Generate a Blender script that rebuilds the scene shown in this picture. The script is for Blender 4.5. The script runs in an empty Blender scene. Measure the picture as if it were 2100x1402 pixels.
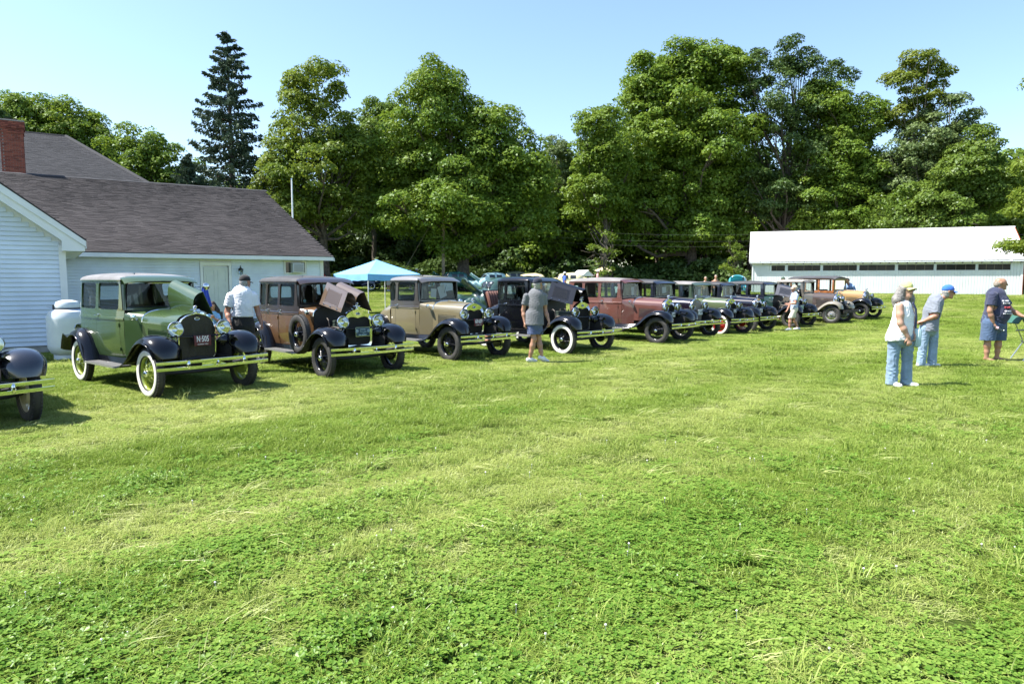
import bpy, math, random
import numpy as np
from mathutils import Vector, Matrix

# ------------------------------------------------------------------ camera, sky, sun, exposure
sc = bpy.context.scene
cam_d = bpy.data.cameras.new('camera'); cam = bpy.data.objects.new('camera', cam_d)
sc.collection.objects.link(cam); sc.camera = cam
cam_d.sensor_width = 36.0; cam_d.lens = 24.0; cam_d.clip_start = 0.05; cam_d.clip_end = 3000
cam.location = (0, 0, 1.70)
cam.rotation_euler = (math.radians(90) - math.atan(126 / 1400), 0, 0)

SUN_EL, SUN_AZ = math.radians(56), math.atan2(-0.995, -0.085)     # azimuth clockwise from +Y
world = bpy.data.worlds.new('World'); sc.world = world; world.use_nodes = True
wn = world.node_tree.nodes; wl = world.node_tree.links
bg = wn['Background']; sky = wn.new('ShaderNodeTexSky'); sky.sky_type = 'NISHITA'
sky.sun_disc = False; sky.sun_elevation = SUN_EL; sky.sun_rotation = SUN_AZ
sky.air_density = 1.1; sky.dust_density = .9; sky.ozone_density = 3.2; sky.altitude = 100
wl.new(sky.outputs[0], bg.inputs[0]); bg.inputs[1].default_value = 0.11
sun_d = bpy.data.lights.new('sun', 'SUN'); sun = bpy.data.objects.new('sun', sun_d); sc.collection.objects.link(sun)
sun_d.energy = 4.8; sun_d.angle = math.radians(0.53); sun_d.color = (1.0, 0.955, 0.89)
sv = Vector((math.sin(SUN_AZ) * math.cos(SUN_EL), math.cos(SUN_AZ) * math.cos(SUN_EL), math.sin(SUN_EL)))
sun.rotation_euler = sv.to_track_quat('Z', 'Y').to_euler()
vs = sc.view_settings; vs.view_transform = 'Standard'; vs.look = 'None'; vs.gamma = 1.0
vs.use_curve_mapping = False; vs.exposure = 1.4
sc.cycles.max_bounces = 8; sc.cycles.transparent_max_bounces = 16; sc.cycles.diffuse_bounces = 3
sc.cycles.glossy_bounces = 3; sc.cycles.transmission_bounces = 4
sc.cycles.use_denoising = True
sc.cycles.caustics_reflective = False; sc.cycles.caustics_refractive = False

RNG = np.random.default_rng(7)
COL = sc.collection
R = math.radians

# ------------------------------------------------------------------ materials
MATS = {}
def _nt(name):
    m = bpy.data.materials.new(name); m.use_nodes = True
    return m, m.node_tree.nodes, m.node_tree.links, m.node_tree.nodes['Principled BSDF']

def mat(name, col, rough=0.6, metal=0.0, coat=0.0, var=0.0, vscale=6.0, bump=0.0, bscale=40.0, spec=None, sheen=0.0, var2=None):
    """plain principled material with optional noise variation of the colour and fine relief"""
    if name in MATS: return MATS[name]
    m, n, l, b = _nt(name)
    b.inputs['Base Color'].default_value = (*col, 1)
    b.inputs['Roughness'].default_value = rough; b.inputs['Metallic'].default_value = metal
    b.inputs['Coat Weight'].default_value = coat; b.inputs['Coat Roughness'].default_value = 0.04
    if spec is not None: b.inputs['Specular IOR Level'].default_value = spec
    if sheen: b.inputs['Sheen Weight'].default_value = sheen
    if var or bump:
        tc = n.new('ShaderNodeTexCoord')
    if var:
        no = n.new('ShaderNodeTexNoise'); no.inputs['Scale'].default_value = vscale; no.inputs['Detail'].default_value = 5
        l.new(tc.outputs['Object'], no.inputs['Vector'])
        mx = n.new('ShaderNodeMix'); mx.data_type = 'RGBA'
        c2 = var2 if var2 else tuple(max(0, c * (1 - var)) for c in col)
        c1 = col if var2 else tuple(min(1, c * (1 + var * .6)) for c in col)
        mx.inputs[6].default_value = (*c1, 1); mx.inputs[7].default_value = (*c2, 1)
        mr = n.new('ShaderNodeMapRange'); mr.inputs['From Min'].default_value = .35; mr.inputs['From Max'].default_value = .65
        l.new(no.outputs['Fac'], mr.inputs['Value']); l.new(mr.outputs['Result'], mx.inputs[0])
        l.new(mx.outputs[2], b.inputs['Base Color'])
    if bump:
        nb = n.new('ShaderNodeTexNoise'); nb.inputs['Scale'].default_value = bscale; nb.inputs['Detail'].default_value = 4
        l.new(tc.outputs['Object'], nb.inputs['Vector'])
        bp = n.new('ShaderNodeBump'); bp.inputs['Strength'].default_value = bump; bp.inputs['Distance'].default_value = 0.02
        l.new(nb.outputs['Fac'], bp.inputs['Height']); l.new(bp.outputs['Normal'], b.inputs['Normal'])
    MATS[name] = m; return m

def paint(name, col, dusty=0.12, rough=0.22):
    """old car enamel: clear coat, faint dust in patches"""
    if name in MATS: return MATS[name]
    m, n, l, b = _nt(name)
    tc = n.new('ShaderNodeTexCoord'); no = n.new('ShaderNodeTexNoise')
    no.inputs['Scale'].default_value = 2.5; no.inputs['Detail'].default_value = 6
    l.new(tc.outputs['Object'], no.inputs['Vector'])
    mx = n.new('ShaderNodeMix'); mx.data_type = 'RGBA'
    d = tuple(c * (1 - dusty) + .16 * dusty for c in col)
    mx.inputs[6].default_value = (*col, 1); mx.inputs[7].default_value = (*d, 1)
    mr = n.new('ShaderNodeMapRange'); mr.inputs['From Min'].default_value = .45; mr.inputs['From Max'].default_value = .75
    l.new(no.outputs['Fac'], mr.inputs['Value']); l.new(mr.outputs['Result'], mx.inputs[0])
    l.new(mx.outputs[2], b.inputs['Base Color'])
    rr = n.new('ShaderNodeMapRange'); rr.inputs['To Min'].default_value = rough; rr.inputs['To Max'].default_value = rough + .15
    l.new(no.outputs['Fac'], rr.inputs['Value']); l.new(rr.outputs['Result'], b.inputs['Roughness'])
    b.inputs['Coat Weight'].default_value = .8 if max(col) > .01 else .4; b.inputs['Coat IOR'].default_value = 1.75 if max(col) > .01 else 1.5; b.inputs['Coat Roughness'].default_value = .03; b.inputs['Specular IOR Level'].default_value = .3
    MATS[name] = m; return m

def glass_mat(name, tint=(.72, .78, .76), fac=.05):
    if name in MATS: return MATS[name]
    m, n, l, b = _nt(name); out = n['Material Output']
    tr = n.new('ShaderNodeBsdfTransparent'); tr.inputs[0].default_value = (*tint, 1)
    gl = n.new('ShaderNodeBsdfGlossy'); gl.inputs['Roughness'].default_value = .02; gl.inputs['Color'].default_value = (1, 1, 1, 1)
    lw = n.new('ShaderNodeFresnel'); lw.inputs['IOR'].default_value = 1.38
    ad = n.new('ShaderNodeMath'); ad.operation = 'ADD'; ad.inputs[1].default_value = fac * .12
    l.new(lw.outputs[0], ad.inputs[0])
    mx = n.new('ShaderNodeMixShader'); l.new(ad.outputs[0], mx.inputs[0]); l.new(tr.outputs[0], mx.inputs[1]); l.new(gl.outputs[0], mx.inputs[2])
    l.new(mx.outputs[0], out.inputs['Surface']); n.remove(b)
    MATS[name] = m; return m

def leaf_mat(name, col, col2, trans=.35, scale=.35):
    """foliage: diffuse plus translucent, leaf to leaf and branch to branch colour variation"""
    if name in MATS: return MATS[name]
    m, n, l, b = _nt(name); out = n['Material Output']; n.remove(b)
    geo = n.new('ShaderNodeNewGeometry'); tc = n.new('ShaderNodeTexCoord')
    no = n.new('ShaderNodeTexNoise'); no.inputs['Scale'].default_value = scale; no.inputs['Detail'].default_value = 3
    l.new(tc.outputs['Object'], no.inputs['Vector'])
    ad = n.new('ShaderNodeMath'); ad.operation = 'MULTIPLY_ADD'; ad.inputs[1].default_value = .55; ad.inputs[2].default_value = -.28
    l.new(geo.outputs['Random Per Island'], ad.inputs[0])
    a2 = n.new('ShaderNodeMath'); a2.operation = 'MULTIPLY_ADD'; a2.inputs[1].default_value = 1.6; a2.inputs[2].default_value = -.3
    l.new(no.outputs['Fac'], a2.inputs[0])
    a3 = n.new('ShaderNodeMath'); a3.operation = 'ADD'; a3.use_clamp = True
    l.new(ad.outputs[0], a3.inputs[0]); l.new(a2.outputs[0], a3.inputs[1])
    mx = n.new('ShaderNodeMix'); mx.data_type = 'RGBA'; mx.inputs[6].default_value = (*col, 1); mx.inputs[7].default_value = (*col2, 1)
    l.new(a3.outputs[0], mx.inputs[0])
    df = n.new('ShaderNodeBsdfDiffuse'); l.new(mx.outputs[2], df.inputs[0])
    tr = n.new('ShaderNodeBsdfTranslucent')
    hs = n.new('ShaderNodeHueSaturation'); hs.inputs['Hue'].default_value = .49; hs.inputs['Value'].default_value = 1.3
    l.new(mx.outputs[2], hs.inputs['Color']); l.new(hs.outputs[0], tr.inputs[0])
    gl = n.new('ShaderNodeBsdfGlossy'); gl.inputs['Roughness'].default_value = .45; gl.inputs[0].default_value = (.8, .85, .9, 1)
    m1 = n.new('ShaderNodeMixShader'); m1.inputs[0].default_value = trans
    l.new(df.outputs[0], m1.inputs[1]); l.new(tr.outputs[0], m1.inputs[2])
    m2 = n.new('ShaderNodeMixShader'); m2.inputs[0].default_value = .018
    l.new(m1.outputs[0], m2.inputs[1]); l.new(gl.outputs[0], m2.inputs[2])
    l.new(m2.outputs[0], out.inputs['Surface'])
    MATS[name] = m; return m

CHROME = mat('chrome', (.74, .75, .74), rough=.05, metal=1.0)
BLACK_PAINT = paint('black enamel', (.0035, .004, .006), dusty=.008, rough=.10)
RUBBER = mat('tyre rubber', (.018, .018, .018), rough=.75, var=.35, vscale=9, var2=(.04, .038, .034))
WHITEWALL = mat('whitewall rubber', (.72, .70, .64), rough=.6, var=.12, vscale=14)
DARK = mat('chassis black', (.012, .012, .012), rough=.6)
LINER = mat('dark upholstery', (.03, .024, .019), rough=.85)
GLASS = glass_mat('car glass')
PAPER = mat('paper', (.75, .76, .78), rough=.8)

# ------------------------------------------------------------------ mesh building
class MB:
    """collects simple shapes; build() links them as ONE mesh object"""
    def __init__(s): s.v = []; s.f = []; s.mi = []; s.m = 0
    def add(s, vs, fs):
        o = len(s.v); s.v.extend([tuple(p) for p in vs])
        for f in fs: s.f.append(tuple(i + o for i in f)); s.mi.append(s.m)
        return s
    def box(s, c, d, rot=None, bev=0.0):
        hx, hy, hz = d[0] / 2, d[1] / 2, d[2] / 2
        if bev <= 0:
            P = [(x, y, z) for x in (-hx, hx) for y in (-hy, hy) for z in (-hz, hz)]
            F = [(0, 1, 3, 2), (4, 6, 7, 5), (0, 4, 5, 1), (2, 3, 7, 6), (0, 2, 6, 4), (1, 5, 7, 3)]
        else:
            b = min(bev, hx * .98, hy * .98, hz * .98); P = []; F = []
            lev = [(-hz, b), (-hz + b * .3, b * .3), (-hz + b, 0), (hz - b, 0), (hz - b * .3, b * .3), (hz, b)]
            for z, i in lev:
                X, Y = hx - i, hy - i; q = b * .8
                P += [(X - q, -Y, z), (X, -Y + q, z), (X, Y - q, z), (X - q, Y, z), (-X + q, Y, z), (-X, Y - q, z), (-X, -Y + q, z), (-X + q, -Y, z)]
            for k in range(len(lev) - 1):
                for j in range(8): F.append((k * 8 + j, k * 8 + (j + 1) % 8, k * 8 + 8 + (j + 1) % 8, k * 8 + 8 + j))
            F.append(tuple(range(7, -1, -1))); F.append(tuple(range((len(lev) - 1) * 8, len(lev) * 8)))
        if rot is not None: P = [tuple(rot @ Vector(p)) for p in P]
        return s.add([(p[0] + c[0], p[1] + c[1], p[2] + c[2]) for p in P], F)
    def tube(s, pts, r, n=8, caps=True):
        pts = [Vector(p) for p in pts]; rs = r if isinstance(r, (list, tuple)) else [r] * len(pts)
        P = []; F = []; ref = None
        for i, p in enumerate(pts):
            t = (pts[min(i + 1, len(pts) - 1)] - pts[max(i - 1, 0)])
            t = t.normalized() if t.length > 1e-9 else Vector((0, 0, 1))
            if ref is None: ref = Vector((0, 0, 1)) if abs(t.z) < .9 else Vector((1, 0, 0))
            a = t.cross(ref).normalized(); b = a.cross(t).normalized(); ref = b
            for k in range(n):
                q = 2 * math.pi * k / n
                P.append(p + (a * math.cos(q) + b * math.sin(q)) * rs[i])
        for i in range(len(pts) - 1):
            for k in range(n): F.append((i * n + k, i * n + (k + 1) % n, (i + 1) * n + (k + 1) % n, (i + 1) * n + k))
        if caps: F.append(tuple(range(n - 1, -1, -1))); F.append(tuple(range((len(pts) - 1) * n, len(pts) * n)))
        return s.add(P, F)
    def lathe(s, prof, n=24, axis='z', c=(0, 0, 0), close=False, mtx=None):
        """prof: list of (radius, height along the axis)"""
        P = []; F = []
        for r, h in prof:
            for k in range(n):
                a = 2 * math.pi * k / n; u, w = r * math.cos(a), r * math.sin(a)
                p = {'z': (u, w, h), 'y': (u, h, w), 'x': (h, u, w)}[axis]
                P.append(p)
        L = len(prof)
        for i in range(L if close else L - 1):
            j = (i + 1) % L
            for k in range(n): F.append((i * n + k, i * n + (k + 1) % n, j * n + (k + 1) % n, j * n + k))
        if mtx is not None: P = [tuple(mtx @ Vector(p)) for p in P]
        return s.add([(p[0] + c[0], p[1] + c[1], p[2] + c[2]) for p in P], F)
    def grid(s, rows, closed=False):
        """rows: list of equally long point lists"""
        n = len(rows[0]); P = [p for r in rows for p in r]; F = []
        for i in range(len(rows) - 1):
            for k in range(n if closed else n - 1):
                k2 = (k + 1) % n
                F.append((i * n + k, i * n + k2, (i + 1) * n + k2, (i + 1) * n + k))
        return s.add(P, F)
    def poly(s, pts): return s.add(pts, [tuple(range(len(pts)))])
    def prism(s, pts, d):
        """closed polygon pts extruded by vector d"""
        n = len(pts); P = [tuple(p) for p in pts] + [tuple(Vector(p) + Vector(d)) for p in pts]
        F = [tuple(range(n - 1, -1, -1)), tuple(range(n, 2 * n))] + [(k, (k + 1) % n, n + (k + 1) % n, n + k) for k in range(n)]
        return s.add(P, F)
    def mesh(s, name, mats, smooth=None):
        me = bpy.data.meshes.new(name); me.from_pydata(s.v, [], s.f); me.update()
        for mm in (mats if isinstance(mats, (list, tuple)) else [mats]): me.materials.append(mm)
        if any(s.mi): me.polygons.foreach_set('material_index', s.mi)
        finish(me, smooth); return me
    def build(s, name, mats, parent=None, smooth=35, loc=None, rot=None):
        return link(name, s.mesh(name, mats, smooth), parent, loc, rot)

def finish(me, smooth=35):
    import bmesh
    bm = bmesh.new(); bm.from_mesh(me); bmesh.ops.recalc_face_normals(bm, faces=bm.faces)
    if smooth:
        th = math.radians(smooth)
        for f in bm.faces: f.smooth = True
        for e in bm.edges:
            if len(e.link_faces) == 2 and e.calc_face_angle(0) > th: e.smooth = False
    bm.to_mesh(me); bm.free()

def link(name, data, parent=None, loc=None, rot=None):
    o = bpy.data.objects.new(name, data); COL.objects.link(o)
    if parent is not None: o.parent = parent
    if loc is not None: o.location = loc
    if rot is not None: o.rotation_euler = rot
    return o

def empty(name, loc, rz=0.0, label=None, cat=None, group=None, scale=None):
    o = bpy.data.objects.new(name, None); COL.objects.link(o); o.location = loc; o.rotation_euler = (0, 0, rz)
    o.empty_display_size = .2
    if scale: o.scale = scale
    if label: tag(o, label, cat, group)
    return o

def tag(o, label=None, cat=None, group=None, kind=None):
    if label: o['label'] = label
    if cat: o['category'] = cat
    if group: o['group'] = group
    if kind: o['kind'] = kind
    return o

def remat(me, mats, name=None):
    """a copy of a mesh with other materials"""
    c = me.copy(); c.materials.clear()
    for m in (mats if isinstance(mats, (list, tuple)) else [mats]): c.materials.append(m)
    return c

CACHE = {}
def cached(key, fn):
    if key not in CACHE: CACHE[key] = fn()
    return CACHE[key]

def text_mesh(txt, size, m, depth=.002, key=None, bold=0.0):
    cu = bpy.data.curves.new('lettering', 'FONT'); cu.body = txt; cu.size = size; cu.extrude = depth
    cu.align_x = 'CENTER'; cu.align_y = 'CENTER'; cu.offset = bold; cu.resolution_u = 2
    o = bpy.data.objects.new('tmp', cu); COL.objects.link(o)
    dg = bpy.context.evaluated_depsgraph_get(); me = bpy.data.meshes.new_from_object(o.evaluated_get(dg))
    bpy.data.objects.remove(o); bpy.data.curves.remove(cu)
    me.materials.clear(); me.materials.append(m); return me

def big_mesh(name, verts, faces, m, smooth=False):
    """numpy arrays -> mesh; faces all of one size"""
    verts = np.asarray(verts, np.float32); faces = np.asarray(faces, np.int32); k = faces.shape[1]
    me = bpy.data.meshes.new(name)
    me.vertices.add(len(verts)); me.vertices.foreach_set('co', verts.ravel())
    me.loops.add(faces.size); me.loops.foreach_set('vertex_index', faces.ravel())
    me.polygons.add(len(faces)); me.polygons.foreach_set('loop_start', np.arange(0, faces.size, k, dtype=np.int32))
    if smooth: me.polygons.foreach_set('use_smooth', np.ones(len(faces), bool))
    me.update(calc_edges=True); me.materials.append(m); return me

def ss(t): t = np.clip(t, 0, 1); return t * t * (3 - 2 * t)
def gz(x, y):
    """height of the lawn: level by the cars, a shallow dip on the right, rising towards the trees"""
    x = np.asarray(x, float); y = np.asarray(y, float)
    rise = .95 * ss((y - 26) / 40) * (1 - .32 * ss((x - 4) / 20)) + .25 * ss((y - 62) / 40)
    dip = -.18 * np.exp(-(((x - 9.5) / 5.5) ** 2 + ((y - 25.3) / 5.5) ** 2))
    und = .012 * np.sin(x * 1.1 + y * .7) + .012 * np.sin(y * 1.7 - x * .5)
    return rise + dip + und
def G(x, y): return float(gz(x, y))

# ------------------------------------------------------------------ lawn
def vnoise(x, y, seed=0):
    """smooth value noise in 0..1"""
    r = np.random.default_rng(seed); T = r.random((256, 256))
    xi = np.floor(x).astype(int); yi = np.floor(y).astype(int); fx = ss(x - xi); fy = ss(y - yi)
    g = lambda i, j: T[i & 255, j & 255]
    return (g(xi, yi) * (1 - fx) + g(xi + 1, yi) * fx) * (1 - fy) + (g(xi, yi + 1) * (1 - fx) + g(xi + 1, yi + 1) * fx) * fy
def fnoise(x, y, seed=0, o=3):
    s = 0; a = 1; t = 0
    for k in range(o): s = s + a * vnoise(x * 2 ** k + 17.3 * k, y * 2 ** k + 5.1 * k, seed + k); t += a; a *= .55
    return s / t

xs = np.concatenate([-np.geomspace(700, 61, 14), np.linspace(-60, 60, 121), np.geomspace(61, 700, 14)])
ys = np.concatenate([np.linspace(-80, -4, 8), np.linspace(-3, 40, 87), np.linspace(41, 110, 70), np.geomspace(115, 900, 12)])
XX, YY = np.meshgrid(xs, ys); V = np.stack([XX, YY, gz(XX, YY)], -1).reshape(-1, 3)
nx, ny = len(xs), len(ys)
ii = (np.arange(ny - 1)[:, None] * nx + np.arange(nx - 1)[None]).ravel()
m, n, l, b = _nt('lawn soil and thatch'); MATS['lawn'] = m
tc = n.new('ShaderNodeTexCoord')
n1 = n.new('ShaderNodeTexNoise'); n1.inputs['Scale'].default_value = .55; n1.inputs['Detail'].default_value = 8; n1.inputs['Roughness'].default_value = .65
n2 = n.new('ShaderNodeTexNoise'); n2.inputs['Scale'].default_value = 26; n2.inputs['Detail'].default_value = 8; n2.inputs['Roughness'].default_value = .7
l.new(tc.outputs['Object'], n1.inputs['Vector']); l.new(tc.outputs['Object'], n2.inputs['Vector'])
cr = n.new('ShaderNodeValToRGB'); e = cr.color_ramp.elements
e[0].position = .32; e[0].color = (.045, .075, .012, 1); e[1].position = .68; e[1].color = (.13, .17, .032, 1)
c2 = n.new('ShaderNodeValToRGB'); e = c2.color_ramp.elements
e[0].position = .3; e[0].color = (.35, .4, .35, 1); e[1].position = .7; e[1].color = (1.3, 1.25, 1.2, 1)
mx = n.new('ShaderNodeMix'); mx.data_type = 'RGBA'; mx.blend_type = 'MULTIPLY'; mx.inputs[0].default_value = 1
l.new(n1.outputs['Fac'], cr.inputs[0]); l.new(n2.outputs['Fac'], c2.inputs[0]); l.new(cr.outputs[0], mx.inputs[6]); l.new(c2.outputs[0], mx.inputs[7])
l.new(mx.outputs[2], b.inputs['Base Color']); b.inputs['Roughness'].default_value = .95; b.inputs['Specular IOR Level'].default_value = .1
bp = n.new('ShaderNodeBump'); bp.inputs['Strength'].default_value = .8; bp.inputs['Distance'].default_value = .03
l.new(n2.outputs['Fac'], bp.inputs['Height']); l.new(bp.outputs[0], b.inputs['Normal'])
lawn = link('ground', big_mesh('ground', V, np.stack([ii, ii + 1, ii + nx + 1, ii + nx], -1), m, True)); tag(lawn, kind='structure')

def grass_mat(name, lo, hi, straw, trans=.3):
    """per-patch tint comes from the point attribute, per-blade variation from the island"""
    m, n, l, b = _nt(name); out = n['Material Output']; n.remove(b)
    at = n.new('ShaderNodeAttribute'); at.attribute_type = 'INSTANCER'; at.attribute_name = 'tint'
    geo = n.new('ShaderNodeNewGeometry')
    mx = n.new('ShaderNodeMix'); mx.data_type = 'RGBA'; mx.inputs[6].default_value = (*lo, 1); mx.inputs[7].default_value = (*hi, 1)
    l.new(geo.outputs['Random Per Island'], mx.inputs[0])
    pw = n.new('ShaderNodeMath'); pw.operation = 'MULTIPLY_ADD'; pw.inputs[1].default_value = .5
    l.new(geo.outputs['Random Per Island'], pw.inputs[0])
    sb = n.new('ShaderNodeMath'); sb.operation = 'SUBTRACT'; sb.inputs[1].default_value = .25; l.new(at.outputs['Fac'], sb.inputs[0]); l.new(sb.outputs[0], pw.inputs[2]); pw.use_clamp = True
    m2 = n.new('ShaderNodeMix'); m2.data_type = 'RGBA'; l.new(pw.outputs[0], m2.inputs[0]); l.new(mx.outputs[2], m2.inputs[6]); m2.inputs[7].default_value = (*straw, 1)
    df = n.new('ShaderNodeBsdfDiffuse'); l.new(m2.outputs[2], df.inputs[0])
    tr = n.new('ShaderNodeBsdfTranslucent'); l.new(m2.outputs[2], tr.inputs[0])
    gl = n.new('ShaderNodeBsdfGlossy'); gl.inputs['Roughness'].default_value = .38
    a = n.new('ShaderNodeMixShader'); a.inputs[0].default_value = trans; l.new(df.outputs[0], a.inputs[1]); l.new(tr.outputs[0], a.inputs[2])
    c = n.new('ShaderNodeMixShader'); c.inputs[0].default_value = .018; l.new(a.outputs[0], c.inputs[1]); l.new(gl.outputs[0], c.inputs[2])
    l.new(c.outputs[0], out.inputs['Surface']); MATS[name] = m; return m

GRASS = grass_mat('grass blades', (.125, .215, .022), (.235, .325, .050), (.40, .45, .13), trans=.36)
DRY = grass_mat('mown pale grass', (.30, .38, .095), (.45, .50, .175), (.50, .52, .22), trans=.4)
CLOVER = grass_mat('clover leaves', (.095, .205, .024), (.20, .330, .05), (.29, .39, .08), trans=.4)

def blades(seed, count, rad, h, w, lean, flat=0.0):
    r = np.random.default_rng(seed); V = []; F = []
    common = r.uniform(0, 2 * math.pi)
    for k in range(count):
        a = r.uniform(0, 2 * math.pi); q = rad * math.sqrt(r.random()); bx, by = q * math.cos(a), q * math.sin(a)
        d = common + r.normal(0, .9) if flat else r.uniform(0, 2 * math.pi)
        hh = h * r.uniform(.5, 1.25); ln = lean * r.uniform(.3, 1.3)
        dx, dy = math.cos(d), math.sin(d); s = r.uniform(-.6, .6); px, py = -math.sin(d + s), math.cos(d + s); ww = w * r.uniform(.6, 1.2) / 2
        z0 = r.uniform(0, .02) if flat else 0.0
        m1 = (bx + dx * hh * ln * .35, by + dy * hh * ln * .35, z0 + hh * .6 * (1 - flat)); t = (bx + dx * hh * ln, by + dy * hh * ln, z0 + hh * (1 - flat) * (1 - .25 * ln) + r.uniform(0, .012))
        o = len(V)
        V += [(bx - px * ww, by - py * ww, z0 - .01 * (1 - flat)), (bx + px * ww, by + py * ww, z0 - .01 * (1 - flat)), (m1[0] - px * ww * .85, m1[1] - py * ww * .85, m1[2]), (m1[0] + px * ww * .85, m1[1] + py * ww * .85, m1[2] + flat * .004), t]
        F += [(o, o + 1, o + 3, o + 2), (o + 2, o + 3, o + 4)]
    me = bpy.data.meshes.new('blades'); me.from_pydata(V, [], F); return me

def clover(seed, count, rad):
    r = np.random.default_rng(seed); V = []; F = []
    for k in range(count):
        a = r.uniform(0, 6.283); q = rad * math.sqrt(r.random()); cx, cy, cz = q * math.cos(a), q * math.sin(a), r.uniform(.012, .072)
        tilt = r.normal(0, .35, 2); L = r.uniform(.011, .020); ph = r.uniform(0, 6.283)
        for j in range(3):
            d = ph + j * 2.094; ux, uy = math.cos(d), math.sin(d); px, py = -uy, ux
            pts = [(0, 0), (.55, .42), (1.0, .30), (.93, 0), (1.0, -.30), (.55, -.42)]
            o = len(V)
            for (f, g) in pts:
                x = L * (f * ux + g * px) * 1.25; y = L * (f * uy + g * py) * 1.25
                V.append((cx + x, cy + y, cz + x * tilt[0] + y * tilt[1] + .35 * abs(g) * L + (-.002 if f == 0 else 0)))
            F += [(o, o + 1, o + 2, o + 3), (o, o + 3, o + 4, o + 5)]
    me = bpy.data.meshes.new('clover'); me.from_pydata(V, [], F); return me

def scatter(name, label, cat, protos, pts, rot, scl, idx, tint):
    """one 'stuff' object whose points carry a small patch of plants each"""
    pc = bpy.data.collections.new(name + '_patches')
    for k, (me, mm) in enumerate(protos):
        me.materials.append(mm); o = bpy.data.objects.new('%s_patch_%02d' % (name, k), me); pc.objects.link(o)
    me = bpy.data.meshes.new(name); me.vertices.add(len(pts)); me.vertices.foreach_set('co', np.asarray(pts, np.float32).ravel())
    for nm, ty, arr in (('rot', 'FLOAT_VECTOR', rot), ('scl', 'FLOAT_VECTOR', scl), ('tint', 'FLOAT', tint), ('idx', 'INT', idx)):
        at = me.attributes.new(nm, ty, 'POINT'); arr = np.asarray(arr, np.int32 if ty == 'INT' else np.float32)
        at.data.foreach_set('vector' if ty == 'FLOAT_VECTOR' else 'value', arr.ravel())
    o = link(name, me); tag(o, label, cat, kind='stuff')
    ng = bpy.data.node_groups.new(name, 'GeometryNodeTree')
    ng.interface.new_socket('Geometry', in_out='INPUT', socket_type='NodeSocketGeometry'); ng.interface.new_socket('Geometry', in_out='OUTPUT', socket_type='NodeSocketGeometry')
    N = ng.nodes; L = ng.links; gi = N.new('NodeGroupInput'); go = N.new('NodeGroupOutput')
    ci = N.new('GeometryNodeCollectionInfo'); ci.inputs['Collection'].default_value = pc; ci.inputs['Separate Children'].default_value = True; ci.inputs['Reset Children'].default_value = True
    io = N.new('GeometryNodeInstanceOnPoints'); io.inputs['Pick Instance'].default_value = True
    def na(nm, ty):
        a = N.new('GeometryNodeInputNamedAttribute'); a.data_type = ty; a.inputs['Name'].default_value = nm; return a.outputs['Attribute']
    L.new(gi.outputs[0], io.inputs['Points']); L.new(ci.outputs[0], io.inputs['Instance'])
    L.new(na('idx', 'INT'), io.inputs['Instance Index']); L.new(na('rot', 'FLOAT_VECTOR'), io.inputs['Rotation']); L.new(na('scl', 'FLOAT_VECTOR'), io.inputs['Scale'])
    L.new(io.outputs[0], go.inputs[0])
    md = o.modifiers.new('patches', 'NODES'); md.node_group = ng
    return o

def lawn_points(seed, y0, y1, dens, margin=1.12):
    r = np.random.default_rng(seed); w0 = .75 * margin
    A = (y1 ** 2 - y0 ** 2) * w0; N = int(A * dens)
    y = np.sqrt(r.random(N) * (y1 ** 2 - y0 ** 2) + y0 ** 2); x = (r.random(N) * 2 - 1) * (y * w0 + .6)
    return x, y, r
def paleness(x, y):
    """where the mower left flattened pale grass: long patches across the lawn"""
    u = x * .68 + y * .73; w = -x * .73 + y * .68
    a = fnoise(u * .22, w * 1.0, 11, 4); b = fnoise(x * .22, y * .22, 23, 3)
    return np.clip((a * .65 + b * .35 - .38) * 3.3, 0, 1)
def cloverness(x, y):
    a = fnoise(x * .9, y * .9, 31, 3)
    return np.clip(1.25 - (y - 2.6) * .30 + (a - .5) * 2.2, 0, 1) * np.clip(1.6 - paleness(x, y) * 1.1, 0, 1)

gp, dp, cp, lp_ = [], [], [], []
for (seed, y0, y1, dens, sc_xy, sc_z) in ((1, 1.9, 6, 190, 1, 1), (2, 6, 13, 110, 1.12, 1.0), (3, 13, 24, 40, 1.7, 1.0), (4, 24, 44, 14, 2.7, 1.05), (5, 44, 72, 5.0, 4.2, 1.2)):
    x, y, r = lawn_points(seed, y0, y1, dens); pal = paleness(x, y); cl = cloverness(x, y); q = r.random(len(x))
    n_ = len(x); rot = np.stack([np.zeros(n_), np.zeros(n_), r.uniform(0, 6.283, n_)], -1)
    tuft = fnoise(x * 1.6, y * 1.6, 47, 2); hz = sc_z * (.50 + .75 * np.clip((tuft - .3) * 1.5, 0, 1)) * (1 - .35 * pal)
    s = sc_xy * r.uniform(.8, 1.25, n_); scl = np.stack([s, s, hz * r.uniform(.85, 1.2, n_)], -1)
    P = np.stack([x, y, gz(x, y)], -1)
    tint = np.clip(pal * .75 + r.normal(0, .09, n_) + .06, 0, 1)
    isd = q < pal * .50; isc = (~isd) & (r.random(n_) < cl * .62) & (y < 10)
    isg = ~(isd | isc)
    ist = (r.random(n_) < (.020 if y1 < 14 else .012)) & (y < 30); lp_.append((P[ist], rot[ist], np.stack([s[ist]] * 2 + [np.ones(ist.sum())], -1), tint[ist]))
    gp.append((P[isg], rot[isg], scl[isg], tint[isg])); cp.append((P[isc], rot[isc], scl[isc] * np.array([1, 1, .9]), tint[isc])); dp.append((P[isd], rot[isd], scl[isd] * np.array([1, 1, .8]), tint[isd]))
def cat_(L, k): return np.concatenate([a[k] for a in L])
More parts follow.
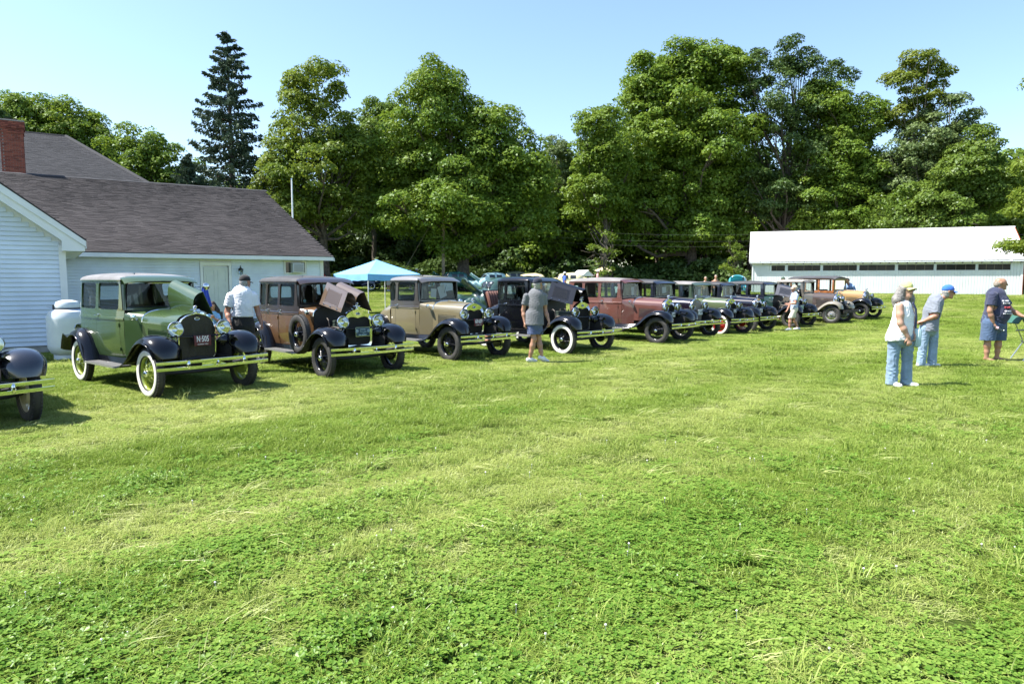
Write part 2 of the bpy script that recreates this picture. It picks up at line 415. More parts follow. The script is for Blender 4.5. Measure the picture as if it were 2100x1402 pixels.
for nm, lab, L, protos in (('grass', 'green lawn grass all over the show field', gp, [(blades(100 + k, 66, .105, .072, .0054, 1.25), GRASS) for k in range(6)]),
                          ('mown_grass', 'pale flattened mown grass in streaks on the lawn', dp, [(blades(200 + k, 48, .12, .12, .0042, 1.0, flat=.80), DRY) for k in range(5)]),
                          ('tall_grass', 'taller loose grass tufts dotted over the lawn', lp_, [(blades(400 + k, 26, .075, .145, .0058, .95), GRASS) for k in range(4)] + [(blades(440 + k, 16, .13, .20, .005, 1.1, flat=.75), DRY) for k in range(3)]),
                          ('clover', 'white clover leaves thick in the near lawn', cp, [(clover(300 + k, 36, .10), CLOVER) for k in range(6)])):
    P = cat_(L, 0); scatter(nm, lab, nm.replace('_', ' '), protos, P, cat_(L, 1), cat_(L, 2), RNG.integers(0, len(protos), len(P)), cat_(L, 3))
# clover flower heads, sparse
fb = MB()
x, y, r = lawn_points(77, 2.4, 7, 3.2)
for a, c in zip(x, y):
    if r.random() < .6:
        z = G(a, c) + r.uniform(.05, .075); q = r.uniform(.004, .0075)
        fb.lathe([(0.001, -q), (q * .8, -q * .5), (q, 0), (q * .7, q * .6), (.001, q * .9)], 6, 'z', (a, c, z))
        fb.tube([(a, c, z - .06), (a, c, z - q)], .0012, 3, False)
tag(fb.build('clover_flower_heads', mat('clover flower', (.75, .70, .66), .8), smooth=None), 'tiny white clover flower heads in the near lawn', 'clover flowers', kind='stuff')

# ------------------------------------------------------------------ white building on the left
WHITE_SIDE = mat('white clapboard paint', (.70, .77, .85), .55, var=.10, vscale=1.3, bump=.05, bscale=30)
WHITE_TRIM = mat('white trim paint', (.78, .79, .79), .5, var=.05, vscale=3)
def shingle_mat(name, a, b):
    m, n, l, bs = _nt(name); geo = n.new('ShaderNodeNewGeometry'); tc = n.new('ShaderNodeTexCoord')
    no = n.new('ShaderNodeTexNoise'); no.inputs['Scale'].default_value = .45; no.inputs['Detail'].default_value = 6
    mp = n.new('ShaderNodeMapping'); mp.inputs['Scale'].default_value = (1, .35, 1); l.new(tc.outputs['Object'], mp.inputs[0]); l.new(mp.outputs[0], no.inputs['Vector'])
    ad = n.new('ShaderNodeMath'); ad.operation = 'MULTIPLY_ADD'; ad.inputs[1].default_value = .42; l.new(geo.outputs['Random Per Island'], ad.inputs[0])
    mr = n.new('ShaderNodeMapRange'); mr.inputs['From Min'].default_value = .35; mr.inputs['From Max'].default_value = .68; mr.inputs['To Max'].default_value = .58
    l.new(no.outputs['Fac'], mr.inputs['Value']); l.new(mr.outputs[0], ad.inputs[2])
    mx = n.new('ShaderNodeMix'); mx.data_type = 'RGBA'; mx.inputs[6].default_value = (*a, 1); mx.inputs[7].default_value = (*b, 1)
    l.new(ad.outputs[0], mx.inputs[0]); l.new(mx.outputs[2], bs.inputs['Base Color']); bs.inputs['Roughness'].default_value = .9
    g = n.new('ShaderNodeTexNoise'); g.inputs['Scale'].default_value = 90; bp = n.new('ShaderNodeBump'); bp.inputs['Strength'].default_value = .5; bp.inputs['Distance'].default_value = .01
    l.new(tc.outputs['Object'], g.inputs['Vector']); l.new(g.outputs['Fac'], bp.inputs['Height']); l.new(bp.outputs[0], bs.inputs['Normal'])
    MATS[name] = m; return m
SHINGLE = shingle_mat('worn brown grey shingles', (.066, .057, .056), (.026, .022, .022))
SHINGLE2 = shingle_mat('slate grey shingles', (.034, .035, .040), (.017, .018, .021))

def inside(poly, x, y):
    c = False; n = len(poly)
    for i in range(n):
        x1, y1 = poly[i]; x2, y2 = poly[(i + 1) % n]
        if (y1 > y) != (y2 > y) and x < (x2 - x1) * (y - y1) / (y2 - y1) + x1: c = not c
    return c
def shingles(o, u, v, poly, tab=.30, exp=.14, seed=3):
    """overlapping tabs on a roof plane: o origin, u along the eave, v up the slope, poly in (u, v)"""
    o, u, v = Vector(o), Vector(u).normalized(), Vector(v).normalized(); w = u.cross(v).normalized()
    if w.z < 0: w = -w
    r = random.Random(seed); mb = MB(); ux = [p[0] for p in poly]; vx = [p[1] for p in poly]
    k = 0; q = min(vx)
    while q < max(vx):
        a = min(ux) - tab * (.5 if k % 2 else 0) - r.uniform(0, .1)
        while a < max(ux):
            b = a + tab - .008
            if inside(poly, (a + b) / 2, q + exp * .5):
                A, B = max(a, min(ux)), min(b, max(ux)); j = r.uniform(-.006, .006); t = r.uniform(.026, .038)
                P = [o + u * A + v * (q + j) + w * t, o + u * B + v * (q + j) + w * t, o + u * B + v * (q + exp * 1.25) + w * .006, o + u * A + v * (q + exp * 1.25) + w * .006]
                Q = [p - w * .034 for p in P[:2]]
                mb.add(P + Q, [(0, 1, 2, 3), (4, 5, 1, 0)])
            a += tab
        q += exp; k += 1
    return mb

def board(parent, x0, x1, z, h, y0, sgn=-1):
    """one clapboard: thin at the top, proud at its lower edge"""
    mb = MB(); mb.prism([(x0, y0, z), (x0, y0 + sgn * .034, z), (x0, y0 + sgn * .006, z + h - .004), (x0, y0, z + h)], (x1 - x0, 0, 0))
    return mb.build('siding_board', WHITE_SIDE, parent, smooth=None)

BR = R(33.9)
hall = empty('white_hall', (-8.05, 29.3, .02), BR, 'long white clapboard hall with worn brown grey shingle roof and gable wing', 'building')
wall = MB().box((-4.68, .16, 1.25), (9.36, .3, 2.7)).build('wall', WHITE_TRIM, hall)
# the far corner end wall and back
MB().prism([(-.02, .31, -.1), (-.02, 21.2, -.1), (-.02, 21.2, 2.55), (-.02, 10.5, 6.4), (-.02, .31, 2.55)], (-.3, 0, 0)).build('end_wall', WHITE_SIDE, hall)
openings = [(-4.88, -3.71, -1, 2.42), (-1.68, -.72, 1.95, 2.52)]
z = .16; h = .105
while z < 2.52:
    segs = [(-9.30, -.16)]
    for a, b_, c, d in openings:
        if z + h > c and z < d:
            ns = []
            for s0, s1 in segs:
                if a > s0: ns.append((s0, min(a, s1)))
                if b_ < s1: ns.append((max(b_, s0), s1))
            segs = [q for q in ns if q[1] - q[0] > .03]
    for s0, s1 in segs: board(wall, s0, s1, z, h, 0)
    z += h
MB().box((-.08, -.012, 1.35), (.14, .05, 2.5)).build('corner_board', WHITE_TRIM, wall)
MB().box((-4.68, .0, .05), (9.3, .02, .2)).build('foundation', mat('concrete', (.3, .29, .27), .9, var=.2), wall)
# roof: front slope in tabs, deck, back slope
pit = math.atan2(6.6 - 2.70, 10.9)
deck = MB(); deck.prism([(.32, -.42, 2.66), (.32, 10.5, 6.565), (.32, 21.6, 2.66), (.32, 21.6, 2.55), (.32, 10.5, 6.44), (.32, -.42, 2.55)], (-20, 0, 0))
roof = deck.build('roof', SHINGLE, hall, smooth=None)
L = math.hypot(10.92, 3.905)
tag(shingles((-19.7, -.45, 2.672), (1, 0, 0), (0, 10.92, 3.905), [(0, 0), (20.0, 0), (20.0, L), (0, L)]).build('shingles', SHINGLE, roof, smooth=None), kind='stuff')
rc = MB()
for k in range(66):
    rc.prism([(-19.7 + k * .305, 10.32, 6.555), (-19.7 + k * .305, 10.5, 6.625 + .004 * (k % 3)), (-19.7 + k * .305, 10.68, 6.555)], (.30, 0, 0))
rc.build('ridge_cap', SHINGLE2, roof, smooth=None)
MB().box((-4.45, -.445, 2.585), (9.5, .03, .15)).build('fascia', WHITE_TRIM, roof, smooth=None)
MB().box((-4.5, -.21, 2.535), (9.2, .43, .02)).build('soffit', WHITE_TRIM, roof, smooth=None)
rk = MB(); rk.prism([(.325, -.43, 2.48), (.325, -.43, 2.60), (.325, 10.5, 6.50), (.325, 10.5, 6.37)], (.025, 0, 0)); rk.build('rake_board', WHITE_TRIM, roof, smooth=None)
# door
DOORM = mat('pale door paint', (.62, .65, .60), .45, var=.05, vscale=4)
dm = MB(); dm.box((-4.295, -.012, 1.18), (.90, .04, 2.04)); door = dm.build('door', DOORM, hall)
for dx in (-.21, .21):
    for zc, hh in ((.52, .5), (1.22, .62), (1.86, .42)):
        p = MB()
        for e0, e1, s in ((-1, 0, 0), (1, 0, 0), (0, -1, 1), (0, 1, 1)):
            if s == 0: p.box((-4.295 + dx + e0 * .14, -.037, zc), (.018, .014, hh))
            else: p.box((-4.295 + dx, -.037, zc + e1 * hh / 2), (.298, .014, .018))
        p.build('door_panel', DOORM, door, smooth=None)
MB().lathe([(.001, -.06), (.028, -.055), (.03, -.03), (.012, -.02), (.012, 0)], 12, 'y', (-3.93, -.03, 1.05)).build('door_knob', CHROME, door)
fr = MB(); fr.box((-4.815, -.02, 1.22), (.10, .07, 2.30)); fr.box((-3.775, -.02, 1.22), (.10, .07, 2.30)); fr.box((-4.295, -.024, 2.325), (1.16, .08, .12)); fr.build('door_frame', WHITE_TRIM, hall, smooth=None)
MB().box((-3.835, -.03, 1.2), (.03, .05, 2.1)).build('door_seal', mat('grey weatherstrip', (.18, .19, .2), .6), door, smooth=None)
MB().box((-4.295, -.2, .08), (1.2, .4, .16), bev=.01).build('door_step', MATS['concrete'], hall)
# wall lantern
BLK = mat('black cast metal', (.012, .012, .013), .4)
lan = empty('wall_lantern', hall.matrix_basis @ Vector((-3.40, -.03, 1.92)), BR, 'black carriage lantern on the wall right of the pale door', 'lantern')
a = MB(); a.lathe([(.001, -.012), (.05, -.012), (.055, 0), (.03, .012), (.001, .014)], 14, 'y', (0, 0, .2)); a.build('back_plate', BLK, lan)
a = MB(); a.tube([(0, -.01, .2), (0, -.05, .30), (0, -.11, .35), (0, -.16, .32), (0, -.17, .26)], .009, 6); a.tube([(0, -.02, .18), (0, -.07, .14), (0, -.12, .19), (0, -.15, .24)], .007, 6); a.build('scroll_arm', BLK, lan)
a = MB(); a.lathe([(.001, .30), (.012, .285), (.02, .265), (.055, .24), (.10, .20), (.104, .19), (.001, .19)], 6, 'z', (0, -.17, 0)); a.lathe([(.001, -.02), (.02, -.01), (.055, .0), (.001, .004)], 6, 'z', (0, -.17, 0))
for k in range(6):
    q = k * math.pi / 3; a.tube([(.055 * math.cos(q), -.17 + .055 * math.sin(q), 0), (.095 * math.cos(q), -.17 + .095 * math.sin(q), .19)], .005, 4)
a.build('lantern_cage', BLK, lan)
a = MB(); a.lathe([(.052, .002), (.09, .188)], 6, 'z', (0, -.17, 0)); a.build('lantern_glass', GLASS, lan, smooth=None)
# window with air conditioner
wf = MB(); 
for x0, x1, z0, z1 in ((-1.66, -1.60, 1.95, 2.50), (-.80, -.74, 1.95, 2.50), (-1.60, -.80, 2.44, 2.50), (-1.60, -.80, 1.95, 2.0)): wf.box(((x0 + x1) / 2, -.02, (z0 + z1) / 2), (x1 - x0, .06, z1 - z0))
win = wf.build('window', WHITE_TRIM, hall, smooth=None)
MB().box((-1.49, .0, 2.22), (.20, .01, .44)).build('pane', mat('dark window glass', (.03, .035, .035), .05, spec=.8), win)
MB().box((-.87, .0, 2.22), (.12, .01, .44)).build('pane', MATS['dark window glass'], win)
acu = empty('air_conditioner', hall.matrix_basis @ Vector((-1.15, -.15, 2.0)), BR, 'white air conditioner box sticking out of the hall window', 'air conditioner')
MB().box((0, 0, .2), (.46, .36, .40), bev=.02).build('casing', mat('white enamel', (.6, .62, .62), .4), acu)
for k in range(11): MB().box((0, -.185, .05 + k * .03), (.40, .012, .012)).build('louver', mat('grey grille', (.22, .23, .23), .5), acu, smooth=None)

# gable wing towards the camera, its ridge runs into the long roof
wy = -9.53
def rake_z(x): return 2.40 + .775 * (-8.98 - x) if x > -13.4 else 2.40 + .775 * (x + 17.82)
wing = MB(); wing.prism([(-9.38, wy + .03, 0), (-9.38, wy + .03, 2.6), (-13.4, wy + .03, 5.75), (-17.42, wy + .03, 2.6), (-17.42, wy + .03, 0)], (0, 9.5, 0))
wingw = wing.build('gable_wing', WHITE_TRIM, hall, smooth=None)
z = .17
while z < 5.3:
    half = 4.02 if z + h < 2.62 else max(0, (5.62 - z - h) / .775)
    if half > .1: board(wingw, -13.4 - half, -13.4 + min(half, 3.92), z, h, wy + .03)
    z += h
MB().box((-9.42, wy + .005, 1.29), (.14, .06, 2.42)).build('corner_board', WHITE_TRIM, wingw, smooth=None)
MB().box((-13.4, wy + .04, .06), (7.9, .03, .24)).build('foundation', MATS['concrete'], wingw, smooth=None)
a = MB(); a.prism([(-8.95, wy - .36, 2.46), (-8.95, wy - .36, 2.60), (-13.4, wy - .36, 6.05), (-13.4, wy - .36, 5.80)], (0, .03, 0)); a.build('rake_board', WHITE_TRIM, wingw, smooth=None)
a = MB(); a.prism([(-8.97, wy - .325, 2.36), (-8.97, wy - .325, 2.47), (-13.4, wy - .325, 5.86), (-13.4, wy - .325, 5.66), (-9.42, wy - .325, 2.60), (-9.42, wy - .325, 2.36)], (0, .30, 0)); a.build('rake_soffit', WHITE_TRIM, wingw, smooth=None)
a = MB(); a.prism([(-8.93, wy - .37, 2.60), (-8.93, wy - .37, 2.625), (-13.4, wy - .37, 6.10), (-13.4, wy - .37, 6.06)], (0, 9.6, 0)); a.prism([(-17.9, wy - .37, 2.60), (-17.9, wy - .37, 2.64), (-13.42, wy - .37, 6.10), (-13.42, wy - .37, 6.06)], (0, 9.6, 0)); a.build('wing_roof', SHINGLE, wingw, smooth=None)

a = MB(); a.box((-9.17, wy + 4.4, 2.435), (.45, 9.4, .03)); a.box((-8.945, wy + 4.4, 2.515), (.02, 9.4, .19)); a.build('eave_soffit', WHITE_TRIM, wingw, smooth=None)

# chimney
def brick_mat():
    m, n, l, b = _nt('red chimney brick'); geo = n.new('ShaderNodeNewGeometry'); cr = n.new('ShaderNodeValToRGB'); e = cr.color_ramp.elements
    e[0].color = (.16, .045, .03, 1); e[1].color = (.33, .10, .06, 1); e.new(.5).color = (.25, .07, .045, 1)
    l.new(geo.outputs['Random Per Island'], cr.inputs[0]); l.new(cr.outputs[0], b.inputs['Base Color']); b.inputs['Roughness'].default_value = .9; MATS['brick'] = m; return m
chm = empty('brick_chimney', hall.matrix_basis @ Vector((-10.85, 11.35, 5.9)), BR, 'red brick chimney with corbelled top rising behind the shingle ridge', 'chimney')
MB().box((0, 0, 1.55), (.84, .84, 3.1)).build('mortar_core', mat('mortar', (.30, .27, .24), .95), chm, smooth=None)
bb = MB()
for k in range(41):
    g = .87 if k < 34 else (.93 if k < 37 else 1.0); off = .105 if k % 2 else 0; zc = .04 + k * .0755
    for s in range(4):
        rot = Matrix.Rotation(s * math.pi / 2, 3, 'Z'); n_ = int(round(g / .21)); w = g / n_
        for j in range(n_):
            x = -g / 2 + w * (j + .5) + (w / 2 if k % 2 else 0)
            if x + w / 2 > g / 2 + .001: x, ww = g / 2 - w / 4, w / 2
            else: ww = w
            p = rot @ Vector((x, -g / 2 + .03, zc)); bb.box(p, (ww - .012, .07, .064), rot)
tag(bb.build('bricks', brick_mat(), chm, smooth=None), kind='stuff')
MB().box((0, 0, 3.13), (1.04, 1.04, .06), bev=.01).build('cap', MATS['mortar'], chm)
MB().box((0, 0, 3.20), (.5, .5, .12)).build('flue', mat('soot black', (.03, .028, .025), .9), chm)

# second building behind with a hip roof
bk = empty('grey_roofed_house', (-33.22, 52, .8), BR, 'house behind the hall showing only its dark grey hip roof', 'building')
RH = 11.55; EV = 6.2; dp_ = 11.0
a = MB(); a.box((-9.5, 0, EV / 2), (31, 20, EV)); a.build('wall', WHITE_SIDE, bk)
P = [(0, 0, RH), (-19, 0, RH), (5.8, -dp_, EV), (5.8, dp_, EV), (-26, -dp_, EV), (-26, dp_, EV)]
hr = MB(); hr.add(P, [(0, 1, 4, 2), (0, 2, 3), (0, 3, 5, 1), (1, 5, 4)]); hip = hr.build('roof', SHINGLE2, bk, smooth=None)
Ls = math.hypot(dp_, RH - EV)
tag(shingles((-26, -dp_, EV + .02), (1, 0, 0), (0, dp_, RH - EV), [(0, 0), (31.8, 0), (26, Ls), (7, Ls)], tab=.36, exp=.18, seed=8).build('shingles', SHINGLE2, hip, smooth=None), kind='stuff')

a = MB(); a.tube([(0, 0, RH + .02), (5.8, -dp_, EV + .04)], .13, 6); a.tube([(0, 0, RH + .02), (-19, 0, RH + .02)], .10, 6); a.build('hip_cap', SHINGLE2, hip)
# propane tank by the wing
tk = empty('propane_tank', (-9.70, 14.9, 0), .4, 'white upright propane tank standing by the clapboard gable wing', 'propane tank')
TW = mat('white tank enamel', (.62, .67, .70), .4, var=.06, vscale=3)
a = MB(); a.lathe([(.001, .04), (.20, .06), (.34, .13), (.40, .24), (.405, .30), (.405, .86), (.40, .93), (.35, 1.03), (.22, 1.10), (.001, 1.12)], 32); a.build('shell', TW, tk)
a = MB(); a.lathe([(.20, 1.07), (.245, 1.11), (.25, 1.17), (.21, 1.24), (.10, 1.275), (.001, 1.28)], 24); a.build('dome_lid', TW, tk)
a = MB(); a.lathe([(.30, .0), (.30, .10)], 24); a.build('foot_ring', TW, tk)
a = MB(); a.lathe([(.245, 1.088), (.262, 1.088), (.262, 1.108), (.245, 1.108)], 24, close=True); a.box((-.235, -.10, 1.13), (.04, .04, .10)); a.build('collar', mat('grey gasket', (.05, .05, .05), .6), tk)
a = MB(); a.tube([(-.25, .1, 1.1), (-.34, .05, 1.12), (-.40, .0, 1.14)], .012, 6); a.build('lifting_lug', TW, tk)

# flagpole behind the hall
fp = empty('flagpole', (-14.28, 45, G(-14.28, 45)), 0, 'slim white flagpole rising behind the shingle roof', 'flagpole')
a = MB(); a.tube([(0, 0, 0), (0, 0, 7.7)], [.07, .045], 10); a.build('pole', WHITE_TRIM, fp)
a = MB(); a.lathe([(.001, 7.7), (.05, 7.72), (.06, 7.77), (.04, 7.82), (.001, 7.84)], 10); a.build('finial', CHROME, fp)

# ------------------------------------------------------------------ long white shed on the right
SR = math.atan2(-7.0, 19.26)
shed = empty('white_shed', (21.69, 62.0, .58), SR, 'long low white shed with white metal roof and a strip of dark windows', 'shed')
SW = mat('white shed boards', (.72, .74, .75), .6, var=.05, vscale=1.0)
SL = 20.5; SH = 2.70
core = MB().box((SL / 2, 3.6, SH / 2 - .2), (SL, 7.0, SH + .3)).build('wall', SW, shed, smooth=None)
a = MB()
for k in range(int(SL / .205)):
    x = .11 + k * .205
    if x < SL - .05:
        top = SH - .02; segs = [(-.3, 1.92), (2.50, top)] if 1.55 < x < 19.7 else [(-.3, top)]
        for z0, z1 in segs: a.box((x, .085, (z0 + z1) / 2), (.183, .045, z1 - z0))
tag(a.build('wall_boards', SW, core, smooth=None), kind='stuff')
for x in (.04, SL - .04): MB().box((x, .06, SH / 2 - .15), (.12, .07, SH + .3)).build('corner_board', SW, core, smooth=None)
MB().box((SL + .04, .10, SH / 2 - .1), (.05, .14, SH + .2)).build('corner_trim', mat('rust red trim', (.35, .09, .04), .7), core, smooth=None)
SGL = mat('dark shed glass', (.012, .014, .015), .12, spec=.25, var=.5, vscale=.8, var2=(.035, .036, .036))
FRM = mat('weathered sash wood', (.20, .17, .12), .7)
Z = [(262, 388, 2), (400, 640, 4), (650, 900, 4), (908, 1170, 4), (1182, 1445, 4), (1455, 1740, 4), (1750, 1988, 4)]
def u_of(zp): return (zp - 150) / (2070 - 150) * SL * (1 - .0) if False else SL * ((zp - 150) / 1920.0) * 1.12 / (1 + .12 * (zp - 150) / 1920.0)
for z0, z1, npn in Z:
    a0, a1 = u_of(z0), u_of(z1)
    w = MB(); w.box(((a0 + a1) / 2, .09, 1.945), (a1 - a0, .05, .04)); w.box(((a0 + a1) / 2, .09, 2.475), (a1 - a0, .05, .04))
    w.box((a0 + .02, .09, 2.21), (.04, .05, .49)); w.box((a1 - .02, .09, 2.21), (.04, .05, .49)); wo = w.build('window', SW, shed, smooth=None)
    for k in range(npn):
        p0 = a0 + .04 + (a1 - a0 - .08) * k / npn; p1 = a0 + .04 + (a1 - a0 - .08) * (k + 1) / npn
        MB().box(((p0 + p1) / 2, .095, 2.21), (p1 - p0 - .03, .012, .48)).build('pane', SGL, wo, smooth=None)
        if k: MB().box((p0, .088, 2.21), (.028, .03, .49)).build('sash_bar', FRM, wo, smooth=None)
a = MB()
for k in range(30): a.box((.9 + k * .67, -.08, 2.60), (.06, .32, .10))
tag(a.build('rafter_tails', mat('dark rafter wood', (.05, .045, .04), .8), shed, smooth=None), kind='stuff')
ROOFM = mat('white painted roof metal', (.72, .72, .72), .45, var=.05, vscale=.7)
def rp(k0, v0, v1, lift):
    mb = MB(); sl = Vector((0, 4.05, 3.0)).normalized(); nn = Vector((0, -sl.z, sl.y)); base = Vector((0, -.27, 2.77))
    rows = []
    for t in (v0, v1):
        row = []
        for x, hgt in ((0, 0), (.02, .035), (.05, .035), (.07, 0), (.30, 0), (.31, .006), (.33, .006), (.34, 0), (.60, 0), (.61, .006), (.63, .006), (.64, 0), (.895, 0)):
            row.append(tuple(base + sl * t + nn * (lift + hgt) + Vector((x, 0, 0))))
        rows.append(row)
    mb.grid(rows); bot = [[tuple(Vector(p) - nn * .015) for p in rows[0]], rows[0]]; mb.grid(bot); return mb.mesh('roof_panel', ROOFM, None)
rdeck = MB(); rdeck.prism([(-.25, -.26, 2.735), (-.25, 3.55, 5.57), (-.25, 7.6, 2.57), (-.25, 7.6, 2.50), (-.25, 3.55, 5.50), (-.25, -.26, 2.665)], (SL + .5, 0, 0)); rroof = rdeck.build('roof', ROOFM, shed, smooth=None)
lo = rp(0, 0, 2.42, .03); hi = rp(0, 2.38, 4.78, .05)
for k in range(23):
    for me in (lo, hi):
        o = link('roof_panel', me, rroof, (-.28 + k * .90 + (.1 if k == 22 else 0), 0, 0))
a = MB(); a.tube([(-.3, 3.55, 5.62), (SL + .3, 3.55, 5.62)], .07, 8); a.build('ridge_cap', ROOFM, rroof)
a = MB(); a.box((SL / 2, -.255, 2.69), (SL + .5, .025, .10)); a.build('fascia', SW, rroof, smooth=None)
a = MB(); a.prism([(SL + .26, -.30, 2.60), (SL + .26, -.30, 2.76), (SL + .26, 3.55, 5.62), (SL + .26, 3.55, 5.44)], (.03, 0, 0)); a.build('rake_board', MATS['rust red trim'], rroof, smooth=None)
a = MB(); a.prism([(-.02, .1, SH - .1), (-.02, 3.55, 5.4), (-.02, 7.0, SH - .1)], (.1, 0, 0)); a.build('gable', SW, shed, smooth=None)

# ------------------------------------------------------------------ trees
BARK = mat('grey brown bark', (.10, .082, .062), .95, var=.45, vscale=5, bump=.6, bscale=9)
BARK_PALE = mat('pale bark', (.20, .17, .13), .95, var=.4, vscale=5, bump=.5, bscale=9)
MAPLE = leaf_mat('maple leaves', (.098, .178, .018), (.175, .245, .028))
MAPLE_L = leaf_mat('light maple leaves', (.10, .165, .016), (.175, .225, .028), trans=.4)
OAK = leaf_mat('oak leaves', (.050, .095, .022), (.085, .130, .028), trans=.25)
MIXED = leaf_mat('woodland leaves', (.080, .145, .018), (.140, .200, .028))
YELLOW = leaf_mat('yellowing leaves', (.11, .165, .016), (.18, .21, .025), trans=.4)
WILLOW = leaf_mat('grey green leaves', (.095, .145, .045), (.15, .20, .065), trans=.3)
SPRUCE = leaf_mat('spruce needles', (.034, .062, .034), (.072, .100, .056), trans=.1, scale=.8)

def leaves_from(C, Nn, size, r):
    """kite-shaped folded leaf sprays at centres C with normals Nn"""
    N = len(C); Nn = Nn / (np.linalg.norm(Nn, axis=1, keepdims=True) + 1e-9)
    t = r.normal(0, 1, (N, 3)); t -= (t * Nn).sum(1, keepdims=True) * Nn; t /= (np.linalg.norm(t, axis=1, keepdims=True) + 1e-9)
    b = np.cross(Nn, t); s = (size * r.uniform(.65, 1.3, N))[:, None]
    fold = Nn * s * r.uniform(-.05, .22, (N, 1))
    V = np.stack([C - t * s * .55 + b * s * r.uniform(-.2, .2, (N, 1)), C + b * s * r.uniform(.35, .55, (N, 1)) + t * s * .25, C - b * s * r.uniform(.35, .55, (N, 1)) + t * s * .4 + fold], 1).reshape(-1, 3)
    return V, np.arange(N)[:, None] * 3 + np.array([[0, 1, 2]])

def crown_points(lobes, r, dens=1.0, rc=1.25, per=110, flat=.55, fill=.25, low=.35):
    """clumps of leaves over the surface of the crown's lobes, thinner inside"""
    Cs, Ns, cl = [], [], []
    for (dx, dy, z, rx, ry, rz) in lobes:
        n = max(4, int(dens * 1.15 * (rx * ry + rx * rz + ry * rz) / rc ** 2))
        d = r.normal(0, 1, (n, 3)); d /= np.linalg.norm(d, axis=1, keepdims=True)
        q = r.uniform(.62, 1.02, n)[:, None]
        P = np.array([dx, dy, z]) + d * q * np.array([rx, ry, rz])
        for p, dd in zip(P, d):
            k = rc * r.uniform(.6, 1.25); m_ = int(per * r.uniform(.7, 1.2) * (k / rc) ** 1.6)
            e = r.normal(0, 1, (m_, 3)); e /= np.linalg.norm(e, axis=1, keepdims=True)
            e[:, 2] = np.where(r.random(m_) < low, e[:, 2], np.abs(e[:, 2]))
            u = r.uniform(.35, 1.05, m_)[:, None] ** .6
            tilt = dd * .35
            off = e * u * np.array([k, k, k * flat]); off[:, 2] -= .25 * (off[:, :2] ** 2).sum(1) / k
            Cs.append(p + off); Ns.append(e * .7 + np.array([0, 0, .55]) + tilt + r.normal(0, .55, (m_, 3))); cl.append(p)
        m_ = int(n * per * fill); e = r.normal(0, 1, (m_, 3)); e /= np.linalg.norm(e, axis=1, keepdims=True)
        Cs.append(np.array([dx, dy, z]) + e * (r.random((m_, 1)) ** .5) * .85 * np.array([rx, ry, rz])); Ns.append(r.normal(0, 1, (m_, 3)))
    return np.concatenate(Cs), np.concatenate(Ns), np.array(cl)

def tree(name, label, x, y, lobes, leafm, seed, trunk_r=.45, bark=None, dens=1.5, rc=1.15, per=105, size=.34, limbs=26, group=None, lean=0.0, fill=.34, flat=.55):
    r = np.random.default_rng(seed); bark = bark or BARK; g = G(x, y)
    t = empty(name, (x, y, g), 0, label, 'tree', group)
    L3 = [(a, r.uniform(-.12, .12) * rx * 2, z - g, rx, rx * r.uniform(.85, 1.0), rz) for (a, z, rx, rz) in lobes]
    C, Nn, cl = crown_points(L3, r, dens, rc, int(per * 2.9), flat=flat, fill=fill); C[:, 2] = np.maximum(C[:, 2], .3)
    V, F = leaves_from(C, Nn, size * .70, r); link('crown', big_mesh('crown', V, F, leafm), t)
    top = max(z for a, b_, z, *_ in L3); cx = np.mean([l_[0] for l_ in L3])
    n = 9; tp = [(lean * k / n * 2 + cx * (k / n) ** 2 * .7 + r.normal(0, .06) * k / 3, r.normal(0, .06) * k / 3, top * .97 * k / n) for k in range(n + 1)]
    mb = MB(); rs = [trunk_r * (1.35 if k == 0 else 1 - .93 * (k / n) ** .9) for k in range(n + 1)]
    mb.tube([(tp[0][0], tp[0][1], -.4)] + [(p[0], p[1], p[2]) for p in tp], [trunk_r * 1.7] + rs, 10); mb.build('trunk', bark, t)
    lm = MB(); order = r.permutation(len(cl))[:limbs]
    for k in order:
        c = cl[k]; h = np.clip(c[2] * r.uniform(.45, .8), top * .16, top * .93); f = h / (top * .97) * n; i = min(int(f), n - 1); w = f - i
        b0 = np.array(tp[i]) * (1 - w) + np.array(tp[i + 1]) * w; mid = (b0 + c) / 2 + np.array([r.normal(0, .25), r.normal(0, .25), -.10 * np.linalg.norm(c - b0) + r.normal(0, .2)])
        rr = max(.04, trunk_r * (1 - .9 * (f / n) ** .9) * .5)
        m2 = (b0 + mid) / 2 + r.normal(0, .1, 3); m3 = (mid + c) / 2 + r.normal(0, .15, 3)
        lm.tube([b0, m2, mid, m3, c], [rr, rr * .8, rr * .6, rr * .4, rr * .15], 6, False)
        for q in range(2):
            e = c + r.normal(0, .5, 3); lm.tube([m3, (m3 + e) / 2 + r.normal(0, .1, 3), e], [rr * .35, rr * .25, .012], 4, False)
    lm.build('limbs', bark, t)
    return t

